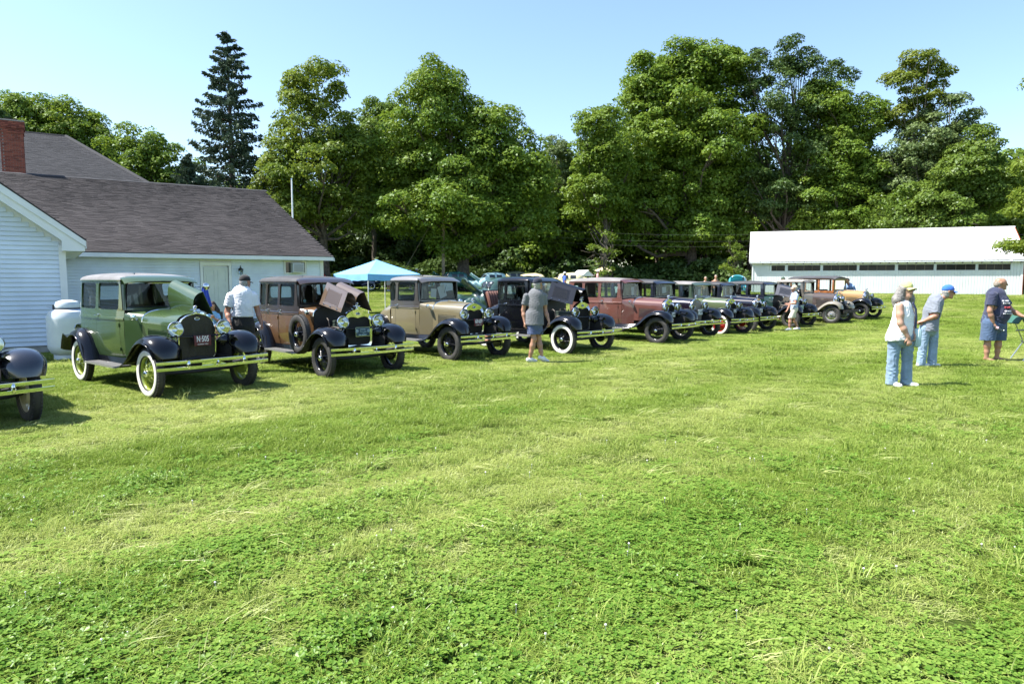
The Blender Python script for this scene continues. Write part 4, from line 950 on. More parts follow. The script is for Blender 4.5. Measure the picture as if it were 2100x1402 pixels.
def make_car(label, fr, head, body, upper=None, roofm=None, fend=None, kind='tudor', wheelc=None, ww=False, hood=(False, False), grille='chrome', pl=None,
             spare=False, visor=None, bumper=True, paper=None, rumble=False, hoodm=None, name='vintage_sedan', cowl_lamp=True, zoff=0.0, louv=True):
    h = R(head); c, s = math.cos(h), math.sin(h); ox, oy = fr[0] - (c * WB + s * TR), fr[1] - (s * WB - c * TR)
    car = empty(name, (ox, oy, G(ox, oy) - .015 + zoff), h, label, 'car', 'vintage cars parked in a row on the lawn')
    upper = upper or body; fend = fend or BLACK_PAINT; wheelc = wheelc or BLACK_PAINT; roofm = roofm or upper; hoodm = hoodm or body; visor = visor or upper
    coupe = kind == 'coupe'; sf = COU if coupe else SED
    # wheels, axles, frame
    for x, sd in ((WB, -1), (WB, 1), (-WB, -1), (-WB, 1)): add_wheel(car, (x, sd * TR, .365), sd, wheelc, ww)
    f = MB()
    for sd in (-1, 1): f.box((-.1, sd * .36, .50), (3.3, .06, .10)); f.tube([(1.50, sd * .36, .50), (1.66, sd * .37, .47), (1.84, sd * .40, .50)], .018, 6)
    f.box((-.1, 0, .47), (2.7, .70, .03)); f.tube([(WB, -TR + .06, .365), (WB, -.5, .34), (WB, 0, .33), (WB, .5, .34), (WB, TR - .06, .365)], .028, 8); f.tube([(-WB, -TR + .06, .365), (-WB, TR - .06, .365)], .045, 8)
    f.tube([(WB, -.55, .40), (WB, -.25, .50), (WB, 0, .53), (WB, .25, .50), (WB, .55, .40)], .03, 6); f.tube([(WB - .12, -.6, .36), (WB - .12, .6, .36)], .011, 6); f.box((.75, 0, .40), (.8, .26, .16)); f.box((-1.6, 0, .55), (.4, .8, .2))
    f.build('chassis', DARK, car)
    # fenders, running boards
    for sd in (-1, 1):
        for path, tf in ((FENDER_F, True), (FENDER_R, False)):
            me = fender_mesh(path, sd, tf); fo = link('front_fender' if tf else 'rear_fender', me if fend is BLACK_PAINT else cached(('fm', len(path), sd, fend.name), lambda: remat(me, fend)), car)
        rb = MB(); rb.box((-.24, sd * .725, .385), (1.24, .24, .022)); ro = cached(('rb', sd), lambda: rb.mesh('running_board', mat('ribbed rubber board', (.03, .03, .03), .7), None)); ro = link('running_board', ro, car)
        def trim():
            t = MB(); t.box((-.24, sd * .848, .385), (1.24, .008, .028))
            for k in range(9): t.box((-.24, sd * (.63 + k * .022), .398), (1.22, .008, .005))
            return t.mesh('trim', CHROME, None) if False else t.mesh('trim', mat('dull aluminium', (.35, .35, .34), .4, metal=.6), None)
        link('board_trim', cached(('rbt', sd), trim), ro)
        def apron():
            a = MB(); a.grid([[(.75, sd * .43, .53), (.42, sd * .50, .50), (0, sd * .60, .49), (-.5, sd * .63, .49), (-.86, sd * .63, .49)], [(.75, sd * .50, .44), (.42, sd * .60, .40), (0, sd * .615, .39), (-.5, sd * .635, .39), (-.86, sd * .635, .39)]]); return a.mesh('splash_apron', BLACK_PAINT, 40)
        link('splash_apron', cached(('apron', sd), apron), car)
        def val():
            a = MB(); a.grid([[(x, sd * .378, z) for x, z in ((1.60, .70), (1.40, .76), (1.2, .76), (1.0, .68), (.8, .58))], [(x, sd * .375, .48) for x in (1.60, 1.40, 1.2, 1.0, .8)]]); return a.mesh('fender_valance', DARK, 40)
        link('fender_valance', cached(('val', sd), val), car)
    # lower body
    zl = [.47, .50, .56, .64, .74, .85, .95, 1.03, (1.075, 0), (1.080, .010), (1.095, .010)]
    zu = [(1.095, .010), (1.12, .010), (1.127, .0), (1.16, 0), (1.20, 0), 1.222]
    doors = {'tudor': [(-.02, -.80)], 'coupe': [(-.02, -.72)], 'fordor': [(-.02, -.62), (-.635, -1.17)], 'woodie': [(-.02, -.62)]}[kind]
    last = doors[-1][1]
    for sd in (-1, 1):
        cb = MB(); cb.grid(side_grid(sf, 0, sf.sx(doors[0][0]) - .003, zl, sd, n=2)); cb.build('cowl_post', body, car)
        for d0, d1 in doors:
            db = MB(); db.grid(side_grid(sf, sf.sx(d0) + .003, sf.sx(d1) - .003, [.485] + zl[1:], sd)); do = db.build('door', body, car)
            q = sf.pt(sf.sx(d1 + .09), 1.145, sd, .004); hb = MB(); hb.lathe([(.001, 0), (.02, 0), (.02, .006), (.009, .010), (.009, .035)], 10, 'y', (q[0], q[1], q[2])) if sd > 0 else hb.lathe([(.001, 0), (.02, 0), (.02, -.006), (.009, -.010), (.009, -.035)], 10, 'y', q)
            hb.tube([(q[0] + .01, q[1] + sd * .036, q[2]), (q[0] - .04, q[1] + sd * .040, q[2] - .004), (q[0] - .075, q[1] + sd * .036, q[2] - .012)], [.010, .009, .006], 7); hb.build('door_handle', CHROME, do)
            for zz in (.62, 1.0):
                q = sf.pt(sf.sx(d0) + .003, zz, sd, .008); MB().tube([(q[0], q[1], zz - .03), (q[0], q[1], zz + .03)], .010, 6).build('hinge', body, do)
        send = sf.sx(-.95) if coupe else sf.end
        qb = MB(); qb.grid(side_grid(sf, sf.sx(last) + .003, send, zl, sd)); qb.build('quarter_panel', body, car)
        if kind != 'woodie':
            ub = MB(); ub.grid(side_grid(sf, 0, sf.end, zu, sd)); ub.build('belt_panel', upper, car)
    ln = MB()
    for sd in (-1, 1): ln.grid(side_grid(sf, 0, sf.sx(-.95) if coupe else sf.end, [.50, .7, .95, 1.20], sd, -.025))
    ln.box((-.75, 0, .52), (1.7, 1.1, .02)); ln.build('interior_lining', LINER, car)
    st = MB(); st.box((-.42, 0, .74), (.50, 1.08, .20), bev=.05); st.box((-.70, 0, 1.02), (.16, 1.08, .50), Matrix.Rotation(-.15, 3, 'Y'), bev=.05)
    if not coupe: st.box((-1.40, 0, .74), (.46, 1.0, .20), bev=.05); st.box((-1.64, 0, 1.02), (.14, .96, .50), Matrix.Rotation(-.15, 3, 'Y'), bev=.05)
    st.build('seats', mat('brown mohair seat', (.07, .05, .035), .9), car)
    sw = MB(); mt = Matrix.Translation((-.20, .32, 1.17)) @ Matrix.Rotation(R(-35), 4, 'Y'); pts = [mt @ Vector((.2 * math.cos(a), .2 * math.sin(a), 0)) for a in np.linspace(0, 2 * math.pi, 25)]
    sw.tube(pts, .012, 6, False); sw.tube([mt @ Vector((0, 0, .02)), (.30, .30, .80)], .018, 6)
    for a in (0, 2.1, 4.2): sw.tube([mt @ Vector((0, 0, .01)), mt @ Vector((.19 * math.cos(a), .19 * math.sin(a), 0))], .008, 5)
    sw.build('steering_wheel', DARK, car)
    # cowl between hood and windshield
    cb = MB(); rows = []
    for x, w, zs, zt in ((.415, .43, 1.05, 1.245), (.32, .472, 1.075, 1.250), (.20, .525, 1.11, 1.252), (.10, .568, 1.15, 1.252)):
        sec = hood_sec(w, zs, zt); half = [(x, -y, z) for y, z in sec]; lo = [(x, -w - .004, z) for z in (zs - .12, .85, .66, .50)]; r_ = list(reversed(lo)) + list(reversed(half)); r_ += [(a, -b_, z) for a, b_, z in reversed(r_[:-1])]
        rows.append(r_)
    cb.grid(rows); cb.build('cowl', body, car)
    fw = MB(); sec = hood_sec(.42, 1.05, 1.235); lp = [(.418, -y, z) for y, z in sec] + [(.418, -.42, .5), (.418, .42, .5)] + [(.418, y, z) for y, z in reversed(sec)][:-1]; fw.poly(lp); fw.build('firewall', DARK, car, smooth=None)
    if kind != 'woodie':
        # glasshouse
        wins = {'tudor': [(-.065, -.745), (-.845, -1.53)], 'coupe': [(-.065, -.655), (-.745, -.995)], 'fordor': [(-.065, -.60), (-.685, -1.17), (-1.255, -1.58)]}[kind]
        z0, z1 = 1.218, 1.702
        for sd in (-1, 1):
            bounds = [0.0] + [(sf.sx(wins[k][1]) + sf.sx(wins[k + 1][0])) / 2 for k in range(len(wins) - 1)] + [sf.sx(wins[-1][1]) + .045]
            for k, (wa, wb_) in enumerate(wins):
                fn = lambda a, b_, o, sd=sd: sf.pt(a, b_, sd, o)
                mb, lp = ring(fn, (bounds[k] + (.003 if k else 0), bounds[k + 1], z0, z1), (sf.sx(wa), sf.sx(wb_), 1.240, 1.662), .075 if (coupe and k == 1) else .045)
                w_ = mb.build('side_window', [upper, LINER], car, smooth=40); MB().poly(lp).build('pane', GLASS, w_, smooth=None)
            rq = MB(); rq.grid(side_grid(sf, bounds[-1], sf.end - .30, [z0, 1.35, 1.5, z1], sd)); rq.m = 1; rq.grid(side_grid(sf, bounds[-1], sf.end - .30, [z0, 1.5, z1], sd, -.03)); rq.build('rear_quarter', [upper, LINER], car)
        fn = lambda a, b_, o: sf.pt(a if a <= sf.end else 2 * sf.end - a, b_, -1 if a <= sf.end else 1, o)
        mb, lp = ring(fn, (sf.end - .30, sf.end + .30, z0, z1), (sf.end - .24, sf.end + .24, 1.36, 1.60), .05); w_ = mb.build('rear_window', [upper, LINER], car, smooth=40); MB().poly(lp).build('pane', GLASS, w_, smooth=None)
        fx = lambda a, b_, o: (.088 - (b_ - 1.25) * .07 + o + .012 * (1 - (a / .57) ** 2), a, b_)
        mb, lp = ring(fx, (-.572, .572, 1.236, 1.712), (-.520, .520, 1.275, 1.660), .035); ws = mb.build('windshield', [upper, LINER], car, smooth=40); MB().poly(lp).build('pane', GLASS, ws, smooth=None)
        wf_ = MB(); pts = [fx(a, b_, .004) for a, b_ in ((-.520, 1.275), (.520, 1.275), (.520, 1.660), (-.520, 1.660), (-.520, 1.275))]; wf_.tube(pts, .010, 5, False); wf_.build('windshield_frame', CHROME if kind == 'tudor' else BLACK_PAINT, ws)
        wp = MB(); wp.tube([(.115, .2, 1.60), (.112, .14, 1.42)], .005, 4); wp.build('wiper', DARK, ws)
        # roof
        n = 46; ol = [sf.pt(sf.end * k / n, 1.69, -1, .012) for k in range(n + 1)]; ol = [(x, y, z) for x, y, z in ol]; fronts = [(.092 + .02 * (1 - (y / .56) ** 2), y, 1.69) for y in np.linspace(.52, -.52, 9)]
        loop = ol + [(x, -y, z) for x, y, z in reversed(ol[:-1])] + fronts
        cx = (sf.X[-1] + .09) / 2
        def rr_(k, hgt): return [(cx + (x - cx) * k, y * k, 1.694 + hgt - .022 * ((x - cx) / (cx - .09)) ** 2 * min(1, hgt * 9)) for x, y, z in loop]
        levs = [(1.0, 0), (1.002, .018), (.985, .048), (.95, .075), (.88, .098), (.75, .116), (.55, .128), (.3, .134), (.02, .136)]
        rb = MB(); rb.grid([rr_(k, hh) for k, hh in levs[1:]], True); rb.build('roof', roofm, car, smooth=60)
        rb = MB(); rb.grid([rr_(k, hh) for k, hh in levs[:2]], True); re = rb.build('roof_rail', upper, car, smooth=60)
        dm_ = MB(); dm_.tube(rr_(1.003, .004) + [rr_(1.003, .004)[0]], .007, 5, False); dm_.build('drip_moulding', upper, re)
        hl = MB(); hl.poly(rr_(.985, .012)); hl.build('headliner', LINER, car, smooth=None)
        vb = MB(); rows = []
        for t in (0, .25, .5, .75, 1.0):
            rows.append([(.02 + .225 * t - .05 * (abs(y) / .56) ** 4 * t, y * 1.0, 1.782 - .012 * (y / .56) ** 2 - .085 * t ** 1.6 - .028 * (abs(y) / .57) ** 6) for y in np.linspace(-.572, .572, 17)])
        vb.grid(rows); vb.grid([[(x, y, z - .012) for x, y, z in rows[k]] for k in (0, 2, 4)]); vb.grid([rows[-1], [(x, y, z - .012) for x, y, z in rows[-1]]]); vb.build('visor', visor, car, smooth=40)
        if coupe:
            dk = MB(); rows = []
            for x, w, zs, zt in ((-.945, .642, .98, 1.20), (-1.06, .64, .96, 1.19), (-1.2, .63, .92, 1.165), (-1.4, .605, .84, 1.09), (-1.58, .565, .72, .97), (-1.72, .52, .62, .83), (-1.80, .47, .55, .68), (-1.83, .42, .5, .56)):
                sec = hood_sec(w, zs, zt); half = [(x, -y, z) for y, z in sec]; lo = [(x, -w + .01, z) for z in (max(.48, zs - .2), .47)]; r_ = list(reversed(lo)) + list(reversed(half)); rows.append(r_ + [(a, -b_, z) for a, b_, z in reversed(r_[:-1])])
            dk.grid(rows); dk.build('rear_deck', body, car, smooth=50)
            if rumble:
                lid = MB(); lid.box((-1.66, 0, 1.22), (.04, .86, .52), Matrix.Rotation(-.35, 3, 'Y'), bev=.015); lid.build('rumble_lid', body, car)
                for k in range(9): MB().box((-1.575, -.36 + k * .09, 1.22), (.11, .086, .46), Matrix.Rotation(-.35, 3, 'Y'), bev=.035).build('seat_pleat', mat('brown leather', (.14, .055, .035), .5), car)
    else:
        woodie_body(car, sf)
    # hood
    Sc, Sr = hood_sec(.43, 1.05, 1.245), hood_sec(.288, 1.005, 1.200); xs_ = (.418, .62, .82, 1.02, 1.225)
    for sd, op in ((-1, hood[0]), (1, hood[1])):
        rows = []
        for x in xs_:
            t = (x - .418) / (1.225 - .418); rows.append([Vector((x, sd * (a[0] * (1 - t) + b_[0] * t), a[1] * (1 - t) + b_[1] * t + .004)) for a, b_ in zip(Sc, Sr)])
        ang = R(op if op and not isinstance(op, bool) else 97)
        if op:
            H0, H1 = rows[0][0].copy(), rows[-1][0].copy(); ax = (H1 - H0).normalized(); rot = Matrix.Rotation(ang * (1 if sd > 0 else -1), 3, ax); rows = [[H0 + rot @ (p - H0) + Vector((0, sd * .012, 0)) for p in r_] for r_ in rows]
        tb = MB(); tb.grid(rows); nrm = []
        tb2 = [[p + Vector((0, -sd * .004, -.004)) for p in r_] for r_ in rows]; tb.grid(tb2); tb.grid([rows[-1], tb2[-1]]); tb.grid([rows[0], tb2[0]]); tb.build('hood_top', hoodm, car, smooth=40)
        A, B = rows[0][-1], rows[-1][-1]
        if op: hood_side(car, A + Vector((0, sd * .008, 0)), B + Vector((0, sd * .008, 0)), (0, sd * .42, -1), (0, sd * 1, .42), .45, .39, hoodm, louv)
        else: hood_side(car, A, B, (0, sd * .03, -1), (0, sd, 0), .45, .39, hoodm, louv)
    hg = MB(); hg.tube([(.42, 0, 1.252), (1.225, 0, 1.207)], .007, 5); hg.build('hood_hinge', hoodm, car)
    if any(hood):
        en = MB(); en.box((.80, 0, .74), (.62, .22, .34), bev=.02); en.box((.80, 0, .94), (.60, .20, .07), bev=.02); en.build('engine', mat('engine enamel', (.03, .045, .035), .45), car)
        ep = MB()
        for sd in (-1, 1): ep.tube([(1.05, sd * .14, .80), (.90, sd * .19, .84), (.65, sd * .19, .84), (.55, sd * .17, .70), (.50, sd * .17, .5)], .030, 8); ep.tube([(.50, sd * .20, 1.0), (.55, sd * .22, 1.02), (.62, sd * .23, .98), (.64, sd * .22, .85)], .010, 6)
        for k in range(4): ep.lathe([(.001, 1.03), (.012, 1.03), (.014, 1.0), (.016, .97)], 8, 'z', (.60 + k * .13, 0, 0))
        ep.tube([(1.1, 0, .95), (1.16, 0, 1.02), (1.22, 0, 1.03)], .03, 8); ep.lathe([(.001, 0), (.06, 0), (.07, .1), (.05, .14), (.001, .14)], 12, 'z', (.72, -.20, .66)); ep.build('engine_pipes', mat('old iron', (.10, .085, .07), .6), car)
    # radiator
    OUT = [(0, .500), (.12, .500), (.20, .502), (.255, .520), (.283, .575), (.290, .70), (.291, .85), (.287, .97), (.268, 1.06), (.225, 1.125), (.155, 1.170), (.075, 1.198), (0, 1.212)]
    INN = [(0, .552), (.12, .552), (.185, .554), (.228, .570), (.248, .610), (.252, .70), (.252, .82), (.250, .93), (.238, 1.005), (.200, 1.055), (.135, 1.072), (.065, 1.062), (0, 1.042)]
    full = lambda H, x, k=1.0: [(x, -y * k, z) for y, z in H] + [(x, y * k, z) for y, z in reversed(H[1:-1])]
    shell_m = CHROME
    rs = MB(); rs.grid([full(OUT, 1.215, 1.01), full(OUT, 1.29), full([(y * .985, z * .995 + .003) for y, z in OUT], 1.304), full(INN, 1.296) if grille == 'chrome' else full([(y * .94, .5 + (z - .5) * .965 + .012) for y, z in OUT], 1.302), full(INN, 1.27) if grille == 'chrome' else full([(y * .94, .5 + (z - .5) * .965 + .012) for y, z in OUT], 1.27)], True)
    sh = rs.build('radiator_shell', shell_m, car, smooth=50)
    MB().poly(full(OUT, 1.262, .97)).build('radiator_core', DARK, sh, smooth=None)
    fins = MB()
    for k in range(34): fins.box((1.266, -.24 + k * .0145, .80), (.006, .004, .50))
    fins.build('core_fins', mat('black radiator fins', (.02, .02, .02), .5), sh, smooth=None)
    if grille != 'chrome':
        gm_ = mat('grey stone guard wire', (.07, .065, .055), .45, metal=.5) if grille == 'mesh' else mat('taupe grille cover', (.16, .14, .12), .6)
        me = MB()
        def half_w(z): return float(np.interp(z, [q[1] for q in OUT[3:]], [q[0] for q in OUT[3:]])) * .93
        if grille == 'mesh':
            zz = .53
            while zz < 1.17: w = half_w(zz); me.box((1.309, 0, zz), (.005, 2 * w, .0045)); zz += .0165
            yy = -.26
            while yy < .265:
                zt = max([z for z in np.linspace(.52, 1.18, 60) if half_w(z) > abs(yy)] or [.6]); me.box((1.311, yy, (.525 + zt) / 2), (.005, .0045, zt - .525)); yy += .0165
        else: me.prism(full([(y * .93, .5 + (z - .5) * .96 + .012) for y, z in OUT], 1.300), (.006, 0, 0))
        me.build('grille_guard', gm_, sh, smooth=None)
    bd = MB(); bd.lathe([(.001, .006), (.8, .005), (1.0, 0)], 20, 'x', mtx=Matrix.Translation((1.310, 0, 1.125)) @ Matrix.Diagonal((1, .036, .020, 1))); bdo = bd.build('badge', mat('blue badge enamel', (.01, .025, .12), .25), sh)
    MB().tube([(1.312, .037 * math.cos(a), 1.125 + .021 * math.sin(a)) for a in np.linspace(0, 2 * math.pi, 21)], .004, 5, False).build('badge_rim', CHROME, bdo)
    link('lettering', cached('ford', lambda: text_mesh('Ford', .026, CHROME, .001)), bdo, (1.3175, 0, 1.125), (math.pi / 2, 0, math.pi / 2))
    cp = MB(); cp.lathe([(.001, 1.205), (.035, 1.21), (.037, 1.225), (.022, 1.232), (.016, 1.25), (.022, 1.262), (.030, 1.285), (.022, 1.31), (.008, 1.322), (.001, 1.325)], 14, 'z', (1.255, 0, 0)); cp.tube([(1.215, 0, 1.27), (1.255, 0, 1.285), (1.30, 0, 1.315), (1.315, 0, 1.312)], [.010, .026, .016, .005], 8); cp.tube([(1.255, -.07, 1.262), (1.255, .07, 1.262)], .008, 6); cp.build('radiator_cap_ornament', CHROME, car)
    # lamps
    for sd in (-1, 1):
        hl_ = cached('lampbowl', lambda: MB().lathe([(.001, -.125), (.03, -.122), (.07, -.100), (.10, -.060), (.115, -.015), (.119, .0), (.119, .010), (.112, .016), (.108, .010)], 28, 'x').mesh('headlamp', CHROME, 50))
        lo = link('headlamp', hl_, car, (1.40, sd * .365, .985))
        link('reflector', cached('lampref', lambda: MB().lathe([(.001, -.10), (.03, -.095), (.06, -.075), (.09, -.035), (.108, .008)], 28, 'x').mesh('reflector', mat('silvered reflector', (.80, .80, .78), .16, metal=1.0), 60)), lo)
        link('lens', cached('lamplens', lambda: MB().lathe([(.001, .022), (.05, .020), (.09, .014), (.110, .008)], 28, 'x').mesh('lens', glass_mat('lamp lens', (.93, .95, .92), .1), 60)), lo)
    lb = MB(); lb.tube([(1.33, -.66, .86), (1.38, -.50, .865), (1.395, -.365, .875), (1.40, -.2, .862), (1.40, 0, .855), (1.40, .2, .862), (1.395, .365, .875), (1.38, .50, .865), (1.33, .66, .86)], .013, 7)
    for sd in (-1, 1): lb.tube([(1.395, sd * .365, .865), (1.395, sd * .365, .90)], .02, 8)
    lb.build('lamp_bar', BLACK_PAINT if grille != 'plain' else CHROME, car)
    hn = MB(); hn.lathe([(.001, -.10), (.07, -.095), (.085, -.05), (.085, .0), (.05, .03), (.022, .06), (.024, .14), (.04, .20), (.07, .235), (.065, .235), (.03, .20), (.001, .15)], 18, 'x', (1.40, .40, .775)); hn.build('horn', BLACK_PAINT, car)
    if cowl_lamp:
        for sd in (-1, 1):
            cl = MB(); cl.lathe([(.001, -.06), (.03, -.05), (.044, -.015), (.048, 0), (.044, .008), (.001, .014)], 16, 'x', (.36, sd * .535, 1.135)); cl.tube([(.33, sd * .46, 1.10), (.335, sd * .50, 1.09), (.345, sd * .53, 1.105)], .010, 6); cl.build('cowl_lamp', CHROME, car)
        cs = MB(); cs.tube([(.405, -y * 1.006, z + .006) for y, z in reversed(hood_sec(.43, 1.05, 1.245))] + [(.405, y * 1.006, z + .006) for y, z in hood_sec(.43, 1.05, 1.245)], .009, 5, False); cs.build('cowl_band', CHROME if kind != 'woodie' else body, car)
    # bumper
    if bumper:
        bm_ = CHROME if bumper is True else bumper
        for zc in ((.460, .547) if bumper is True else (.50,)):
            hh = .048 if bumper is True else .12
            rows = []
            for y in np.linspace(-.845, .845, 25):
                x = 1.915 - .075 * (y / .845) ** 2; rows.append([(x - .008, y, zc - hh / 2), (x - .0004, y, zc - hh / 2 + .003), (x, y, zc), (x - .0004, y, zc + hh / 2 - .003), (x - .008, y, zc + hh / 2), (x - .010, y, zc)])
            b_ = MB(); b_.grid(rows, True); b_.poly(rows[0]); b_.poly(rows[-1]); b_.build('bumper_bar', bm_, car, smooth=50)
        for y in (-.42, 0, .42):
            x = 1.915 - .075 * (y / .845) ** 2; k = 1.0 if y else .7
            cl = MB(); cl.lathe([(.001, .016), (.6, .013), (1, 0), (1, -.022)], 14, 'x', mtx=Matrix.Translation((x, y, .5035)) @ Matrix.Diagonal((1, .024 * k, .062 * k, 1))); co = cl.build('bumper_clamp', bm_, car)
            MB().box((x + .014, y, .5035), (.012, .02 * k, .03 * k)).build('clamp_bolt', DARK, co)
            if y: MB().tube([(x - .02, y, .50), (1.70, y * .92, .50), (1.50, y * .86, .50)], .016, 6).build('bumper_arm', DARK, car)
    if pl: plate(car, (1.425 if pl[3] != 'low' else 1.425, .02, pl[4] if len(pl) > 4 else .80), pl[:4] if pl[3] != 'low' else (pl[0], pl[1], pl[2], None), w=pl[5] if len(pl) > 5 else .34, h=pl[6] if len(pl) > 6 else .14)
    if spare:
        w = add_wheel(car, (.50, -.755, .745), -1, wheelc, False, 0, 'spare_wheel'); w.scale = (1, 1, 1)
    if paper:
        for y, z, w, hh, a in paper:
            MB().box((0, 0, 0), (.003, w, hh), Matrix.Rotation(a, 3, 'X')).build('windshield_paper', PAPER, car, smooth=None, loc=(.045, y, z))
    return car

WOODM = mat('varnished wood', (.30, .105, .028), .3, coat=.4, var=.45, vscale=7)
def woodie_body(car, sf):
    for sd in (-1, 1):
        for x0, x1 in ((.09, .02), (-.55, -.63), (-1.18, -1.26), (-1.86, -1.94)): MB().box(((x0 + x1) / 2, sd * .60, 1.44), (abs(x1 - x0), .05, .56), bev=.008).build('wood_post', WOODM, car)
        MB().box((-.92, sd * .605, 1.165), (2.04, .055, .09), bev=.008).build('belt_rail', WOODM, car)
        MB().box((-.92, sd * .60, 1.745), (2.06, .055, .075), bev=.008).build('roof_rail', WOODM, car)
        for k in range(3): MB().box((-.28 - k * .63, sd * .60, .83), (.60, .03, .58)).build('side_panel', mat('maple ply', (.42, .24, .09), .4, var=.2, vscale=5), car)
    MB().box((-1.92, 0, 1.0), (.05, 1.2, .9), bev=.01).build('tailgate', WOODM, car)
    rf = MB(); rows = []
    for x in np.linspace(.17, -2.02, 13):
        rows.append([(x, y, 1.80 + .09 * (1 - (y / .66) ** 2) - .05 * max(0, (x - (-.1)) / .27) ** 2 - .025 * max(0, (-1.6 - x) / .4)) for y in np.linspace(-.66, .66, 13)])
    rf.grid(rows); rf.grid([[(x, y, z - .035) for x, y, z in r_] for r_ in rows]); rf.grid([[r_[0] for r_ in rows], [(r_[0][0], r_[0][1], r_[0][2] - .035) for r_ in rows]]); rf.grid([[r_[-1] for r_ in rows], [(r_[-1][0], r_[-1][1], r_[-1][2] - .035) for r_ in rows]]); rf.grid([rows[0], [(x, y, z - .035) for x, y, z in rows[0]]])
    rf.build('roof', mat('grey black roof fabric', (.06, .06, .065), .8, var=.2, vscale=3), car, smooth=40)
    OLV = mat('olive brass trim', (.22, .17, .05), .5)
    MB().box((.12, 0, 1.73), (.05, 1.22, .10), bev=.01).build('header', OLV, car)
    ws = MB()
    for y in (-.56, .56): ws.box((.105, y, 1.47), (.04, .05, .46))
    ws.box((.105, 0, 1.255), (.04, 1.12, .05)); wo = ws.build('windshield', OLV, car); MB().poly([(.11, -.54, 1.27), (.11, .54, 1.27), (.10, .54, 1.69), (.10, -.54, 1.69)]).build('pane', GLASS, wo, smooth=None)

# --- the row, from the left edge to the far right
GREEN = paint('sage green enamel', (.040, .076, .024), .03); GREENROOF = mat('grey top fabric', (.17, .17, .175), .85, var=.15, vscale=4, bump=.15, bscale=120)
BROWN = paint('copper brown enamel', (.105, .054, .022), .03); BROWN_D = paint('dark umber enamel', (.024, .0125, .007), .02); TAUPE = paint('taupe hood enamel', (.105, .072, .048), .05)
TAN = paint('stone tan enamel', (0.1836, 0.1561, 0.0887), .10, .28); TAUPE_D = paint('grey brown enamel', (0.0581, 0.0535, 0.0488), .10)
PRIMER = paint('faded red primer', (0.1287, 0.0451, 0.0322), .16, .42); PRIMER_D = paint('faded red visor', (0.0968, 0.0330, 0.0273), .15, .45)
MAROON = paint('dark maroon enamel', (0.0264, 0.0067, 0.0096), .05); PURPLE = paint('dark plum enamel', (0.0083, 0.0055, 0.0124), .06); LGREEN = paint('pale green enamel', (0.1008, 0.1296, 0.0624), .10); LGREEN_D = paint('mid green enamel', (0.0420, 0.0690, 0.0420), .08)
NAVY = paint('blue black enamel', (.010, .012, .022), .05); DGREEN = paint('bottle green enamel', (.012, .040, .026), .05)
RUST = paint('patchy grey primer', (0.1054, 0.0930, 0.0713), .2, .6); RUSTB = paint('rusty brown primer', (0.0682, 0.0465, 0.0360), .25, .6); RUSTF = paint('bare beige primer', (0.2100, 0.1890, 0.1400), .2, .6)
WTAN = paint('warm tan enamel', (0.4000, 0.2480, 0.0960), .08); CREAMW = paint('cream wheel paint', (.55, .46, .28), .05); LIME = paint('apple green wheel paint', (.22, .27, .035), .05); REDW = paint('red wheel paint', (.42, .015, .012), .04); GREYW = paint('old grey wheel paint', (.26, .26, .25), .15, .5)
ROOFD = mat('black top fabric', (.045, .046, .05), .75, var=.2, vscale=4); ROOFG = mat('weathered grey top', (.20, .19, .185), .85, var=.25, vscale=3)
MAR_PL = (.10, .012, .022); WHT = (.74, .75, .74); INK = (.03, .04, .05); BLK_PL = (.012, .012, .014)
def fr_from_fl(fl, head): a = R(head); return (fl[0] + 1.42 * math.sin(a), fl[1] - 1.42 * math.cos(a))
def fr_from_bumper(c, head): a = R(head); f_ = (math.cos(a), math.sin(a)); l_ = (-math.sin(a), math.cos(a)); return (c[0] - .59 * f_[0] - .71 * l_[0], c[1] - .59 * f_[1] - .71 * l_[1])

make_car('black car at the left edge, only its front fender, wheel and bumper end showing', fr_from_fl((-5.94, 8.3), -40), -40, NAVY, fend=paint('slate black enamel', (.012, .014, .02), .03, .16), wheelc=CREAMW, ww=False)
make_car('green sedan with mesh stone guard, white walled tyres and maroon plate', (-5.23, 9.8), -39.6, GREEN, roofm=GREENROOF, kind='tudor', wheelc=LIME, ww=True, hood=(False, 104), grille='mesh', pl=(MAR_PL, WHT, 'N·505', 'CONN 1931', .80, .26, .155))
make_car('brown four door sedan with side mounted spare wheel and raised louvred hood', (-3.33, 12.0), -47, BROWN, BROWN_D, ROOFD, kind='fordor', hood=(98, 98), pl=((.015, .05, .085), (.42, .55, .60), '', 'club', .80, .30, .175), spare=True, hoodm=TAUPE, visor=BROWN_D)
make_car('tan coupe with grey brown upper body and maroon plate', (-1.32, 14.4), -45, TAN, TAUPE_D, paint('grey roof enamel', (.17, .165, .16), .1, .45), kind='coupe', pl=(MAR_PL, WHT, '68·609', 'CONN 1931', .80, .26, .155), paper=[(.13, 1.45, .21, .28, .35), (-.12, 1.42, .16, .20, -.08)], name='vintage_coupe')
make_car('black coupe with white walled tyres, brown rumble seat and raised hood', (1.19, 15.75), -45, BLACK_PAINT, kind='coupe', ww=True, hood=(97, 97), rumble=True, name='vintage_coupe')
make_car('faded red sedan with grey roof and white plate', (3.98, 18.7), -41, PRIMER, PRIMER, ROOFG, kind='fordor', pl=(WHT, INK, '24·00', 'low', .78, .20, .13), paper=[(.10, 1.43, .14, .24, .05)], visor=PRIMER_D)
make_car('dark maroon sedan with taupe radiator cover next to the faded red one', fr_from_bumper((6.2, 21.0), -49), -49, MAROON, NAVY, ROOFD, kind='fordor', hoodm=PURPLE, grille='cover', pl=(WHT, INK, 'Y·509', 'low', .80, .24, .17), paper=[(.0, 1.48, .22, .20, .1)], visor=NAVY)
